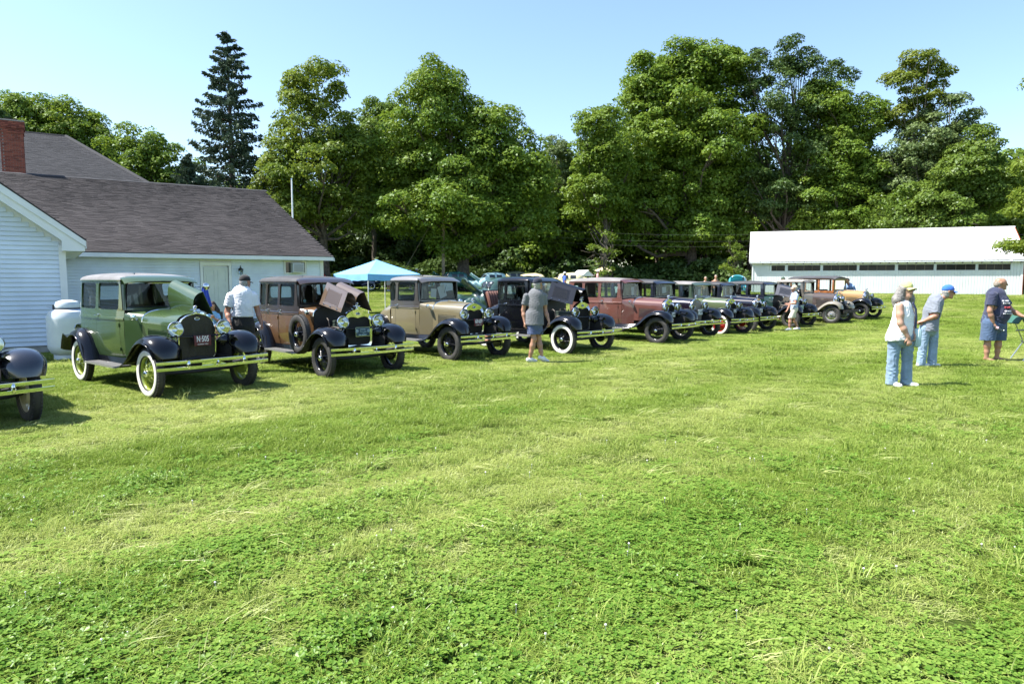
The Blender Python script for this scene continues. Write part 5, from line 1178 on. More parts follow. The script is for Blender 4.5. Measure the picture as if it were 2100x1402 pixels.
make_car('pale green sedan with red wheels and white walled tyres', fr_from_bumper((8.0, 23.2), -50), -50, LGREEN, LGREEN_D, ROOFG, kind='tudor', wheelc=REDW, ww=True, pl=(BLK_PL, WHT, '882', 'low', .80, .20, .13), paper=[(-.12, 1.43, .17, .22, 0)], visor=LGREEN_D)
make_car('dark plum sedan with a white plate beyond the pale green one', fr_from_bumper((9.57, 25.0), -47), -47, PURPLE, NAVY, ROOFD, kind='tudor', pl=(WHT, INK, 'A·337', 'low', .76, .24, .15), paper=[(.25, 1.46, .15, .20, 0), (-.15, 1.44, .06, .24, .1)], visor=NAVY)
make_car('bottle green sedan with raised black hood behind the man in khaki shorts', fr_from_bumper((11.9, 26.9), -48), -48, DGREEN, NAVY, ROOFD, kind='fordor', hood=(95, 95), hoodm=NAVY, pl=((.45, .62, .50), INK, 'RT·27', 'low', .78, .24, .15), visor=NAVY)
make_car('rusty grey primer coupe with bare beige fenders and no chrome bumper', (13.2, 28.2), -45, RUST, RUST, paint('beige grey roof primer', (.30, .27, .22), .2, .6), fend=RUSTF, kind='coupe', wheelc=GREYW, hoodm=RUSTB, bumper=mat('dark plank bumper', (.05, .035, .03), .8, var=.3), name='vintage_coupe', cowl_lamp=False)
make_car('wood framed station wagon with tan hood at the end of the row', (15.2, 29.8), -48.5, WTAN, kind='woodie', hoodm=WTAN, grille='cover', name='vintage_wagon', pl=((.30, .24, .15), INK, '', 'low', .85, .14, .12))

# ------------------------------------------------------------------ people: each body one continuous surface grown from tapered limbs, clothes as children
def surface_nets(F, o, h):
    ins = F < 0; nx, ny, nz = F.shape
    cnt = np.zeros((nx - 1, ny - 1, nz - 1), np.int8); cor = [(a, b, c) for a in (0, 1) for b in (0, 1) for c in (0, 1)]
    for a, b, c in cor: cnt += ins[a:nx - 1 + a, b:ny - 1 + b, c:nz - 1 + c]
    act = (cnt > 0) & (cnt < 8); ids = np.argwhere(act); idx = -np.ones(act.shape, np.int64); idx[act] = np.arange(len(ids))
    acc = np.zeros((len(ids), 3)); num = np.zeros(len(ids))
    for i, A in enumerate(cor):
        for B in cor[i + 1:]:
            if sum(abs(p - q) for p, q in zip(A, B)) != 1: continue
            fa = F[ids[:, 0] + A[0], ids[:, 1] + A[1], ids[:, 2] + A[2]]; fb = F[ids[:, 0] + B[0], ids[:, 1] + B[1], ids[:, 2] + B[2]]
            m_ = (fa < 0) != (fb < 0); t = np.where(m_, fa / np.where(fa == fb, 1, fa - fb), 0)
            P = np.array(A)[None] + t[:, None] * (np.array(B) - np.array(A))[None]; acc[m_] += P[m_]; num[m_] += 1
    V = o + h * (ids + acc / num[:, None]); Q = []
    for ax in range(3):
        sl = lambda d: tuple(slice(d[k], (F.shape[k] - 1 + d[k]) if k == ax else F.shape[k]) for k in range(3))
        a0 = ins[sl([0, 0, 0])]; e = [0, 0, 0]; e[ax] = 1; b0 = ins[sl(e)]; E = np.argwhere(a0 != b0); u, v = [k for k in range(3) if k != ax]
        ok = (E[:, u] > 0) & (E[:, v] > 0) & (E[:, u] < F.shape[u] - 1) & (E[:, v] < F.shape[v] - 1); E = E[ok]
        q = []
        for du, dv in ((1, 1), (0, 1), (0, 0), (1, 0)):
            c = E.copy(); c[:, u] -= du; c[:, v] -= dv; q.append(idx[c[:, 0], c[:, 1], c[:, 2]])
        q = np.stack(q, -1); fl = a0[E[:, 0], E[:, 1], E[:, 2]] ^ (ax == 1); q[fl] = q[fl][:, ::-1]; Q.append(q)
    Q = np.concatenate(Q); Q = Q[(Q >= 0).all(1)]; return V, Q[:, ::-1]

def sdf(name, prims, m, parent, res=.012, k=.03, cuts=(), wr=0.0, wf=22.0):
    """prims: (p0, p1, r0, r1[, flatten dir, factor]) blended together; cuts: (point, normal, radius) trim hems flat"""
    lo = np.min([np.minimum(np.array(p[0]) - p[2], np.array(p[1]) - p[3]) for p in prims], 0) - .05; hi = np.max([np.maximum(np.array(p[0]) + p[2], np.array(p[1]) + p[3]) for p in prims], 0) + .05
    n = np.ceil((hi - lo) / res).astype(int) + 1; F = np.full(n, .2)
    ax = [lo[i] + res * np.arange(n[i]) for i in range(3)]
    for p in prims:
        a, b = np.array(p[0], float), np.array(p[1], float); ra, rb = p[2], p[3]; mg = max(ra, rb) + k + .03
        s = [slice(max(0, int((min(a[i], b[i]) - mg - lo[i]) / res)), min(n[i], int((max(a[i], b[i]) + mg - lo[i]) / res) + 2)) for i in range(3)]
        X, Y, Z = np.meshgrid(*[ax[i][s[i]] for i in range(3)], indexing='ij'); q = np.stack([X, Y, Z], -1) - a; ab = b - a
        if len(p) > 4 and p[4] is not None:
            d = np.array(p[4], float); d /= np.linalg.norm(d); q = q + (1 / p[5] - 1) * (q @ d)[..., None] * d; ab = ab + (1 / p[5] - 1) * (ab @ d) * d
        L = ab @ ab; t = np.clip((q @ ab) / L, 0, 1) if L > 1e-12 else np.zeros(X.shape)
        D = np.linalg.norm(q - t[..., None] * ab, axis=-1) - (ra + (rb - ra) * t)
        kk = p[6] if len(p) > 6 else k; f = F[tuple(s)]; h = np.clip(.5 + .5 * (f - D) / kk, 0, 1); F[tuple(s)] = f * (1 - h) + D * h - kk * h * (1 - h)
    if wr or cuts:
        X, Y, Z = np.meshgrid(*ax, indexing='ij')
    if wr:
        n1 = np.sin(X * wf * .8 + Z * wf * 1.3 + 1.9 * np.sin(Z * wf * .45 + Y * wf * .6)); n2 = np.sin(X * wf * 1.5 - Z * wf * .9 + Y * wf + 2.2 * np.sin(Z * wf * .6 + X * wf * .5)); n3 = np.sin(Z * wf * .37 + X * wf * .21 + Y * wf * .3)
        F += wr * ((1 - np.abs(n1)) ** 2 * -1.6 * (.5 + .5 * n3) + (1 - np.abs(n2)) ** 2 * -1.1 + .7)
    for c, nn, rad in cuts:
        nn = np.array(nn, float); nn /= np.linalg.norm(nn); D = (X - c[0]) * nn[0] + (Y - c[1]) * nn[1] + (Z - c[2]) * nn[2]; near = ((X - c[0]) ** 2 + (Y - c[1]) ** 2 + (Z - c[2]) ** 2) < rad ** 2; F = np.where(near, np.maximum(F, D), F)
    V, Q = surface_nets(F, lo, res)
    return link(name, big_mesh(name, V, Q, m, True), parent)

SKIN = mat('skin', (.46, .27, .19), .5, var=.12, vscale=9); SKIN_T = mat('tanned skin', (.36, .19, .12), .5, var=.12, vscale=9)
SKIN_B = mat('sunburnt skin', (.42, .21, .14), .5, var=.12, vscale=9)
HAIR_G = mat('grey hair', (.32, .31, .29), .7, var=.4, vscale=30); HAIR_S = mat('short greying hair', (.30, .25, .20), .8, var=.4, vscale=40); HAIR_B = mat('dark brown hair', (.035, .02, .014), .7)
def fabric(name, col, v=.12): return mat(name, col, .9, var=v, vscale=5, bump=.25, bscale=140, sheen=.15)
DENIM = fabric('washed denim', (.20, .29, .40), .22); DENIM_D = fabric('light denim', (.24, .33, .45), .2)
SHOE_W = mat('white sneakers', (.68, .68, .67), .6, var=.1); SHOE_D = mat('dark shoes', (.03, .028, .026), .5)
GLASSES = mat('dark sunglasses', (.01, .01, .012), .1); LIP = mat('lips', (.30, .10, .085), .5)
v3 = lambda *a: np.array(a, float)

def head_prims(c, yaw, pitch=0.0, s=1.0):
    f = v3(math.sin(yaw) * math.cos(pitch), math.cos(yaw) * math.cos(pitch), math.sin(pitch)); r = v3(math.cos(yaw), -math.sin(yaw), 0); u = np.cross(r, f); c = v3(*c); P = lambda a, b, d: c + (f * a + r * b + u * d) * s
    pr = [(P(-.025, 0, .035), P(.01, 0, .035), .083 * s, .080 * s, r, .90), (P(.03, 0, -.02), P(.035, 0, -.065), .062 * s, .048 * s, r, .92), (P(.062, 0, -.085), P(.068, 0, -.09), .026 * s, .024 * s, None, 1, .02),
          (P(.092, 0, .018), P(.108, 0, -.022), .010 * s, .015 * s, None, 1, .012), (P(.082, -.03, .030), P(.082, .03, .030), .013 * s, .013 * s, None, 1, .015), (P(.078, -.022, -.052), P(.078, .022, -.052), .011 * s, .011 * s, None, 1, .015),
          (P(-.005, .078, -.005), P(-.010, .082, .025), .014 * s, .020 * s, r, .5, .008), (P(-.005, -.078, -.005), P(-.010, -.082, .025), .014 * s, .020 * s, r, .5, .008)]
    return pr, P, f, r, u
def hand_prims(wr, d, palm, s=1.0, curl=.6, thumb=1):
    """palm plus four bent fingers of different lengths and a thumb from the side of the palm"""
    d = v3(*d); d /= np.linalg.norm(d); palm = v3(*palm); palm -= d * (palm @ d); palm /= np.linalg.norm(palm); sd = np.cross(d, palm); wr = v3(*wr); pr = [(wr, wr + d * .085 * s, .028 * s, .036 * s, palm, .55, .015)]
    for i, (o, L) in enumerate(((-.030, .062), (-.010, .074), (.010, .070), (.030, .055))):
        b0 = wr + d * .085 * s + sd * o * s; m1 = b0 + (d * math.cos(curl * .6) + palm * math.sin(curl * .6)) * L * .55 * s; m2 = m1 + (d * math.cos(curl * 1.7) + palm * math.sin(curl * 1.7)) * L * .6 * s
        pr += [(b0, m1, .0105 * s, .0095 * s, None, 1, .007), (m1, m2, .0095 * s, .0082 * s, None, 1, .007)]
    t0 = wr + d * .03 * s - sd * .028 * thumb * s; t1 = t0 + (d * .6 - sd * thumb * .65 + palm * .3) * .042 * s; t2 = t1 + (d * .9 - sd * thumb * .1 + palm * .45) * .034 * s
    return pr + [(t0, t1, .014 * s, .0115 * s, None, 1, .01), (t1, t2, .0115 * s, .009 * s, None, 1, .008)]
def limb(*pts): return [(pts[i][0], pts[i + 1][0], pts[i][1], pts[i + 1][1]) for i in range(len(pts) - 1)]

def person(label, x, y, spec, group=None, z=None, res=.0105):
    """spec: dict of joints in metres, X right, Y away, Z up from the feet"""
    p = empty('person', (x, y, G(x, y) if z is None else z), -math.atan2(x, y) * .9, label, 'person', group)
    S = spec; skin = S.get('skin', SKIN); hp, P, f, r, u = head_prims(S['head'], S['yaw'], S.get('pitch', 0), S.get('hs', 1.0)); hs = S.get('hs', 1.0)
    bd = list(hp); nk = v3(*S['neck']); bd.append((v3(*S['head']) + u * -.05 * hs - f * .02 * hs, nk, .055 * hs, .062 * hs))
    tw, tf = S.get('torso_dir', f * v3(1, 1, 0)), S.get('tflat', .66)
    for a in S['torso_skin'] if 'torso_skin' in S else S['torso']: bd.append((a[0], a[1], a[2] * .93, a[3] * .93, tw, tf))
    ar = S.get('arm_r', 1.0)
    for A in S['arms']:
        sh, el, wr = v3(*A[0]), v3(*A[1]), v3(*A[2]); bd += limb((sh, .052 * ar), ((sh + el) / 2, .050 * ar), (el, .040 * ar), ((el * .6 + wr * .4), .041 * ar), (wr, .027 * ar)); hd = A[3] if len(A) > 3 else wr - el
        bd += hand_prims(wr, hd, A[4] if len(A) > 4 else f, 1.0 * S.get('hsz', 1.0), A[5] if len(A) > 5 else .6, A[6] if len(A) > 6 else 1)
    lr = S.get('leg_r', 1.0)
    for L in S['legs']:
        hip, kn, an, fd = v3(*L[0]), v3(*L[1]), v3(*L[2]), v3(*L[3]); bd += limb((hip, .082 * lr), ((hip + kn) / 2, .072 * lr), (kn, .054 * lr), ((kn * .65 + an * .35), .057 * lr), ((kn * .3 + an * .7), .042 * lr), (an, .034 * lr))
        fd = fd / np.linalg.norm(fd); bd += [(an + v3(0, 0, -.035) - fd * .03, an + fd * .13 + v3(0, 0, -.055), .034, .026)]
    body = sdf('body', bd, skin, p, res)
    ey = S.get('eyes', True)
    if ey:
        for sgn in (-1, 1):
            e = P(.079, sgn * .030, .008); MB().lathe([(.001, -.011), (.008, -.007), (.011, 0), (.008, .007), (.001, .011)], 8, 'z', e).build('eye', HAIR_B if not S.get('shades') else GLASSES, p)
        sdf('mouth', [(P(.086, -.018, -.052), P(.086, .018, -.052), .007, .007)], LIP, p, .004, .004)
    if S.get('shades'):
        sdf('sunglasses', [(P(.092, -.045, .014), P(.096, -.018, .012), .019, .020), (P(.096, .018, .012), P(.092, .045, .014), .020, .019), (P(.098, -.02, .018), P(.098, .02, .018), .006, .006), (P(.088, -.062, .018), P(-.005, -.086, .015), .006, .005), (P(.088, .062, .018), P(-.005, .086, .015), .006, .005)], GLASSES, p, .006, .006)
    if 'hair' in S:
        kind, hm = S['hair']
        if kind == 'short': sdf('hair', [(P(-.04, 0, .045), P(-.005, 0, .055), .087, .083, r, .92), (P(-.055, 0, -.01), P(-.05, 0, -.04), .068, .055, r, 1.0)], hm, p, .008, .02, wr=.003, wf=120)
        elif kind == 'bald': sdf('hair', [(P(-.045, 0, .012), P(-.035, 0, .02), .086, .084, r, .94), (P(-.055, 0, -.02), P(-.05, 0, -.05), .066, .052, r, 1.0)], hm, p, .008, .02, wr=.002, wf=140, cuts=[(P(.02, 0, 0), f, .2), (P(0, 0, .055), u, .25)])
        elif kind == 'rim': sdf('hair', [(P(-.03, 0, .0), P(-.03, 0, -.045), .087, .070, r, .95)], hm, p, .008, .02, wr=.002, wf=140, cuts=[(P(.015, 0, 0), f, .25)])
        elif kind == 'long': sdf('hair', [(P(-.035, 0, .04), P(-.005, 0, .05), .094, .088, r, .95), (P(-.05, .05, .0), P(-.06, .115, -.15), .075, .085), (P(-.05, -.05, .0), P(-.06, -.115, -.15), .075, .085), (P(-.06, .115, -.15), P(-.06, .14, -.24), .085, .055), (P(-.06, -.115, -.15), P(-.04, -.15, -.26), .085, .05), (P(-.07, 0, -.05), P(-.09, 0, -.22), .085, .08)], hm, p, .007, .03, wr=.007, wf=130)
    if 'cap' in S:
        cm = S['cap']; sdf('cap', [(P(-.03, 0, .055), P(-.005, 0, .062), .096 * hs, .093 * hs, r, .92)], cm, p, .008, .02, cuts=[(P(0, 0, .045), -u * .97 + f * .12, .4)])
        b = MB(); rows = []
        for t in (0, .35, .7, 1.0):
            rows.append([tuple(P(.070 + .085 * t * math.cos(a) ** .7 if abs(a) < 1.55 else .070, .086 * math.sin(a) * (1 - .08 * t), .050 - .014 * t - .022 * math.sin(a) ** 2)) for a in np.linspace(-1.3, 1.3, 11)])
        b.grid(rows); b.grid([[tuple(v3(*q) - u * .006) for q in rw] for rw in rows]); b.grid([rows[-1], [tuple(v3(*q) - u * .006) for q in rows[-1]]]); bo = b.build('cap_brim', S.get('brim', cm), p)
        MB().lathe([(.001, .008), (.008, .005), (.009, 0)], 8, 'z', P(-.015, 0, .152 * hs)).build('cap_button', cm, p)
    for c in S['clothes']:
        nm, prims, m = c[:3]; kw = c[3] if len(c) > 3 else {}; kw = dict({'res': res, 'k': .035, 'wr': .005, 'wf': 34}, **kw); sdf(nm, prims, m, p, **kw)
    if 'shoes' in S:
        for L in S['legs']:
            an, fd = v3(*L[2]), v3(*L[3]); fd = fd / np.linalg.norm(fd); rr = np.cross(fd, (0, 0, 1))
            sdf('shoe', [(an - fd * .045 + v3(0, 0, -.035), an + fd * .03 + v3(0, 0, -.03), .046, .050), (an + fd * .03 + v3(0, 0, -.04), an + fd * .15 + v3(0, 0, -.055), .048, .038)], S['shoes'], p, .009, .03, cuts=[(an + fd * .05 + v3(0, 0, -.088), (0, 0, -1), .3)])
    return p, P, f, r, u

def shirt(T, arms, tw, tf, sleeve=.55, grow=1.06, hem=None, sr=.062, sr2=.068):
    pr = [(a, b, r0 * grow, r1 * grow, tw, tf) for a, b, r0, r1 in T]; cuts = []
    for A in arms:
        sh, el = v3(*A[0]), v3(*A[1]); e = sh + (el - sh) * sleeve; pr += [(sh, e + (el - sh) * .12, sr, sr2)]; cuts.append((e, el - sh, .13))
    if hem is not None: cuts.append((v3(*hem), (0, 0, -1), .45))
    return pr, cuts

# --- man in grey T-shirt walking past the black coupe
T = [(v3(.04, 0, 1.40), v3(.03, 0, 1.22), .165, .17), (v3(.03, 0, 1.22), v3(.02, 0, .93), .165, .165)]
tw = (.35, .9, 0); arms = [((-.165, 0, 1.40), (-.225, .03, 1.10), (-.195, -.03, .86), (.02, -.05, -1), (1, 0, .1), .7, -1), ((.21, .02, 1.40), (.235, .05, 1.10), (.31, -.03, .88), (.10, -.05, -1), (-1, .2, 0), 1.0, 1)]
ps, pc = shirt(T, arms, tw, .66, .62, hem=(.02, 0, .80)); ps += [(v3(.02, 0, .95), v3(.02, 0, .78), .185, .20, tw, .68), (v3(-.02, 0, 1.0), v3(-.025, 0, .78), .175, .195, tw, .75)]
wa, *_ = person('man in grey shirt and blue shorts walking by the black coupe', .46, 14.25, dict(head=(.085, 0, 1.635), yaw=.75, neck=(.05, 0, 1.47), torso=T, torso_dir=tw, arms=arms, skin=SKIN_T, hair=('rim', HAIR_G), cap=fabric('navy cap', (.012, .016, .035)),
    legs=[((-.06, 0, .90), (.0, -.04, .50), (-.085, -.02, .10), (.8, .55, -.1)), ((.08, 0, .90), (.10, .08, .50), (.165, .02, .13), (.85, .4, -.35))], shoes=SHOE_W,
    clothes=[('t_shirt', ps, fabric('heather grey cotton', (.14, .145, .155)), dict(cuts=pc)), ('shorts', [(v3(.01, 0, .95), v3(.01, 0, .85), .165, .175, tw, .72), (v3(-.055, 0, .88), v3(-.025, -.02, .56), .105, .112), (v3(.075, 0, .88), v3(.085, .04, .56), .105, .112)], fabric('slate blue nylon', (.075, .10, .20)), dict(cuts=[(v3(.03, 0, .60), (0, 0, -1), .4)]))]))
wk = empty('walking_stick', (.79, 14.22, G(.79, 14.2) + .66), -.05, 'thin dark stick held by the man in grey shirt', 'stick'); a = MB(); a.tube([(-.03, 0, .14), (-.10, -.02, .06), (-.22, -.05, -.08)], [.011, .009, .007], 6); a.build('shaft', DARK, wk); a = MB(); a.tube([(-.03, 0, .14), (-.015, .003, .157), (.0, .006, .17)], .014, 8); a.build('grip', RUBBER, wk)

# --- man in white T-shirt between the green and brown cars
T = [(v3(.0, 0, 1.44), v3(.0, 0, 1.25), .185, .195), (v3(.0, 0, 1.25), v3(-.01, 0, 1.0), .19, .19)]
tw = (.3, 1, 0); arms = [((-.20, 0, 1.43), (-.265, .02, 1.14), (-.22, -.10, .95), (.1, -.2, -1), (1, 0, 0), .6, -1), ((.20, .0, 1.43), (.255, .03, 1.16), (.315, -.02, .93), (.12, 0, -1), (-1, 0, 0), .9, 1)]
ps, pc = shirt(T, arms, tw, .70, .66, 1.05, sr=.075, sr2=.085); ps.append((v3(-.005, 0, 1.10), v3(-.005, 0, 1.03), .20, .20, tw, .70)); pc.append((v3(0, 0, 1.045), (0, 0, -1), .34))
person('man in white T-shirt and black cap between the green and brown cars', -4.97, 12.6, dict(head=(.06, .02, 1.665), yaw=.8, pitch=-.15, neck=(.03, 0, 1.50), torso=T, torso_dir=tw, arms=arms, skin=SKIN_B, hair=('rim', HAIR_G), cap=fabric('black cap', (.012, .012, .012)), arm_r=1.12,
    legs=[((-.09, 0, .92), (-.10, .02, .50), (-.10, 0, .10), (.3, .9, 0)), ((.09, 0, .92), (.12, .04, .50), (.14, .06, .10), (.4, .9, 0))], shoes=SHOE_D,
    clothes=[('t_shirt', ps, fabric('white cotton', (.80, .81, .84), .04), dict(cuts=pc, wr=.005)), ('trousers', [(v3(-.005, 0, 1.05), v3(0, 0, .90), .185, .19, tw, .75), (v3(-.09, 0, .9), v3(-.10, .02, .50), .115, .085), (v3(-.10, .02, .5), v3(-.10, 0, .08), .085, .075), (v3(.09, 0, .9), v3(.12, .04, .50), .115, .085), (v3(.12, .04, .5), v3(.14, .06, .08), .085, .075)], fabric('black work trousers', (.022, .021, .020), .3), dict(cuts=[(v3(0, 0, .07), (0, 0, -1), .4), (v3(0, 0, 1.07), (0, 0, 1), .4)]))]))

# --- woman in yellow green cap, white blouse and jeans
T = [(v3(.0, 0, 1.25), v3(.01, 0, 1.12), .140, .155), (v3(.01, 0, 1.12), v3(.0, 0, .85), .160, .172)]
tw = (.80, -.6, 0); arms = [((-.05, -.13, 1.285), (-.03, -.17, 1.02), (.09, -.15, .80), (.20, .02, -1), (-.3, .8, 0), .8, 1), ((.09, .12, 1.28), (.15, .12, 1.03), (.17, .02, .86), (.1, -.2, -1), (-.6, -.3, 0), .8, 1)]
ps = [(a, b, q * 1.06, w * 1.06, tw, .80) for a, b, q, w in T] + [(v3(-.005, 0, .98), v3(-.04, 0, .77), .175, .205, tw, .85), (v3(-.05, -.09, 1.27), v3(.06, .09, 1.27), .068, .068)]
jw = fabric('white blouse cotton', (.82, .82, .84), .03)
wo, P, f, r, u = person('woman in yellow green cap, white blouse and jeans', 6.15, 10.75, dict(head=(.045, 0, 1.525), yaw=2.35, pitch=.0, neck=(.02, 0, 1.34), torso=T, torso_dir=tw, arms=arms, skin=SKIN, hair=('long', mat('long grey hair', (.21, .20, .185), .7, var=.5, vscale=30)), cap=fabric('yellow green cap', (.52, .54, .20)), shades=True, hs=.97, arm_r=1.12,
    legs=[((-.085, -.03, .80), (-.10, -.02, .46), (-.105, -.02, .085), (.75, -.6, 0)), ((.085, .04, .80), (.10, .09, .46), (.105, .11, .085), (.85, -.3, 0))], shoes=SHOE_W,
    clothes=[('blouse', ps, jw, dict(cuts=[(v3(-.03, 0, .745), (.12, 0, -1), .5)], wr=.006, wf=32)), ('jeans', [(v3(0, 0, .90), v3(0, 0, .80), .165, .175, tw, .85), (v3(-.085, -.03, .80), v3(-.10, -.02, .45), .108, .084), (v3(-.10, -.02, .45), v3(-.105, -.02, .05), .084, .088), (v3(.085, .04, .80), v3(.10, .09, .45), .105, .080), (v3(.10, .09, .45), v3(.105, .11, .05), .080, .084)], DENIM, dict(cuts=[(v3(0, 0, .035), (0, 0, -1), .4)], wr=.007, wf=30, k=.018))]))
bg_ = empty('shoulder_bag', wo.matrix_basis @ Vector((.20, .02, .70)), 0, 'pale blue bag with dark blue strap at the woman in white', 'bag')
a = MB(); a.box((.02, .05, .09), (.09, .24, .30), bev=.035); a.build('bag_body', fabric('pale blue bag cloth', (.42, .58, .62)), bg_)
a = MB(); pts = [(.0, .02, .24), (-.02, -.02, .40), (-.06, -.06, .54), (-.11, -.06, .64)]; a.tube(pts, .016, 6); a.build('strap', fabric('dark blue strap', (.05, .06, .14)), bg_)

# --- man in blue cap leaning forward, hands behind his back
T = [(v3(.08, 0, 1.29), v3(.03, 0, 1.10), .165, .18), (v3(.03, 0, 1.10), v3(-.01, 0, .80), .175, .165)]
tw = (.9, .35, 0); arms = [((.09, -.15, 1.28), (.085, -.20, 1.03), (-.10, -.15, .925), (-1, .25, -.25), (.2, .5, -1), .9, 1), ((.03, .17, 1.28), (-.03, .22, 1.03), (-.13, .02, .92), (-.3, -1, -.1), (.2, -.2, -1), .9, -1)]
ps, pc = shirt(T, arms, tw, .78, .80, 1.06, sr=.075, sr2=.082); ps += [(v3(0, 0, .86), v3(-.01, 0, .74), .18, .185, tw, .85)]; pc.append((v3(0, 0, .715), (0, 0, -1), .5))
m2, P, f, r, u = person('man in bright blue cap and grey shirt leaning forward, hands behind back', 8.21, 13.4, dict(head=(.285, 0, 1.475), yaw=1.40, pitch=-.12, neck=(.17, 0, 1.36), torso=T, torso_dir=tw, arms=arms, skin=SKIN_B, hair=('rim', HAIR_G), cap=fabric('bright blue cap', (.03, .13, .50)), shades=True,
    legs=[((-.07, -.06, .80), (-.09, -.05, .45), (-.115, -.04, .085), (.8, .5, 0)), ((.065, .06, .80), (.085, .07, .45), (.075, .06, .085), (.8, .5, 0))], shoes=SHOE_W,
    clothes=[('t_shirt', ps, fabric('grey cotton jersey', (.19, .21, .25)), dict(cuts=pc, wr=.006, wf=32)), ('jeans', [(v3(0, 0, .86), v3(0, 0, .78), .16, .165, tw, .95), (v3(-.07, -.06, .78), v3(-.09, -.05, .44), .100, .080), (v3(-.09, -.05, .44), v3(-.115, -.04, .05), .080, .082), (v3(.065, .06, .78), v3(.085, .07, .44), .100, .080), (v3(.085, .07, .44), v3(.075, .06, .05), .080, .082)], DENIM_D, dict(cuts=[(v3(0, 0, .04), (0, 0, -1), .4)], wr=.007, wf=30, k=.018))]))
link('cap_emblem', text_mesh('C', .055, mat('white embroidery', (.75, .75, .75), .8), .003, bold=.002), m2, P(.09, 0, .085), (math.pi / 2 - .35, 0, math.pi - 1.40))

# --- stout man in navy T-shirt leaning on a folded chair
T = [(v3(.0, 0, 1.38), v3(.03, 0, 1.20), .17, .20), (v3(.03, 0, 1.20), v3(.045, 0, 1.0), .205, .225), (v3(.045, 0, 1.0), v3(.0, 0, .86), .22, .19)]
tw = (0, 1, 0); arms = [((-.06, -.19, 1.38), (-.10, -.235, 1.06), (-.03, -.20, .82), (.35, .0, -.9), (.2, .6, .2), 1.2, 1), ((.10, .18, 1.38), (.30, .16, 1.05), (.475, .06, .955), (1, -.15, -.12), (0, 0, -1), .8, 1)]
ps, pc = shirt(T, arms, tw, .88, .66, 1.05, sr=.085, sr2=.092); ps += [(v3(.02, 0, .95), v3(-.02, 0, .82), .225, .22, tw, .9)]; pc.append((v3(0, 0, .785), (0, 0, -1), .5))
NV = fabric('navy T-shirt cotton', (.028, .034, .072))
m3, P, f, r, u = person('stout man in navy T-shirt and denim shorts beside a folded chair', 10.15, 14.35, dict(head=(.075, 0, 1.615), yaw=1.45, pitch=0, neck=(.0, 0, 1.45), torso=T, torso_dir=tw, tflat=.85, arms=arms, skin=SKIN_T, hair=('bald', HAIR_S), arm_r=1.2, leg_r=1.12, hs=1.06,
    legs=[((-.08, -.10, .84), (-.10, -.10, .46), (-.10, -.10, .075), (.85, -.35, 0)), ((.09, .08, .84), (.10, .08, .46), (.09, .08, .085), (.9, -.2, 0))],
    clothes=[('t_shirt', ps, NV, dict(cuts=pc, wr=.006, wf=28)), ('shorts', [(v3(-.005, 0, .90), v3(-.01, 0, .78), .215, .215, tw, .9), (v3(-.085, -.09, .78), v3(-.10, -.10, .40), .145, .145), (v3(.09, .07, .78), v3(.10, .08, .40), .145, .140)], fabric('blue denim shorts', (.055, .095, .17), .2), dict(cuts=[(v3(0, 0, .435), (0, 0, -1), .5)], wr=.006, wf=30)),
             ('sandal', [(v3(-.14, -.08, .018), v3(.04, -.16, .018), .034, .036, (0, 0, 1), .4)], mat('brown sandal', (.16, .09, .06), .7), dict(wr=0)), ('sandal', [(v3(.03, .09, .022), v3(.25, .05, .022), .045, .045, (0, 0, 1), .6)], SHOE_D, dict(wr=0))]))
pm = mat('white shirt print', (.65, .66, .70), .8); rm = mat('red shirt print', (.40, .05, .06), .8)
for t_, zz, xx, yy, mm, sz, ry in (('I STAND', 1.265, .165, -.165, pm, .045, .25), ('FOR THE', 1.215, .180, -.165, pm, .040, .2), ('FLAG', 1.13, .205, -.170, rm, .062, .1), ('I KNEEL', 1.055, .215, -.175, pm, .045, 0), ('FOR THE CROSS', 1.005, .215, -.175, pm, .030, 0)):
    link('shirt_print', text_mesh(t_, sz, mm, .010), m3, (xx, yy, zz), (math.pi / 2, .0, .75))
wb_ = empty('water_bottle', m3.matrix_basis @ Vector((.06, -.20, .70)), m3.rotation_euler.z, 'clear plastic water bottle in the hand of the man in navy', 'bottle')
rt = Matrix.Rotation(R(112), 4, 'Y'); a = MB(); a.lathe([(.001, -.10), (.030, -.098), (.032, -.06), (.030, 0), (.032, .04), (.028, .07), (.013, .095)], 14, 'z', mtx=rt); a.build('bottle_body', glass_mat('clear plastic', (.80, .88, .92), .5), wb_)
a = MB(); a.lathe([(.014, .095), (.014, .112), (.001, .113)], 12, 'z', mtx=rt); a.build('bottle_cap', PAPER, wb_); a = MB(); a.lathe([(.0325, -.045), (.0315, .005)], 14, 'z', mtx=rt); a.build('bottle_label', mat('bottle label', (.55, .35, .38), .5), wb_)
ch = empty('folding_chair', (10.80, 14.5, G(10.8, 14.5)), -.25, 'green folding lawn chair at the right edge of the lawn', 'chair')
GC = fabric('dark green canvas', (.022, .115, .085)); AL = mat('aluminium tube', (.55, .56, .57), .3, metal=.9)
a = MB(); rows = [[(x0 + .03 * s, y, z0) for y in (-.26, 0, .26)] for s, (x0, z0) in enumerate(((-.14, .80), (-.06, .97), (-.02, .98), (.06, .86), (.16, .60), (.24, .42)))]; a.grid(rows); a.grid([[(x + .012, y, z - .012) for x, y, z in q] for q in rows]); a.build('seat_cloth', GC, ch)
a = MB(); rows = [[(.24, y, .42), (.50, y, .40), (.70, y, .43)] for y in (-.26, .26)]; a.grid(rows); a.build('seat_panel', GC, ch)
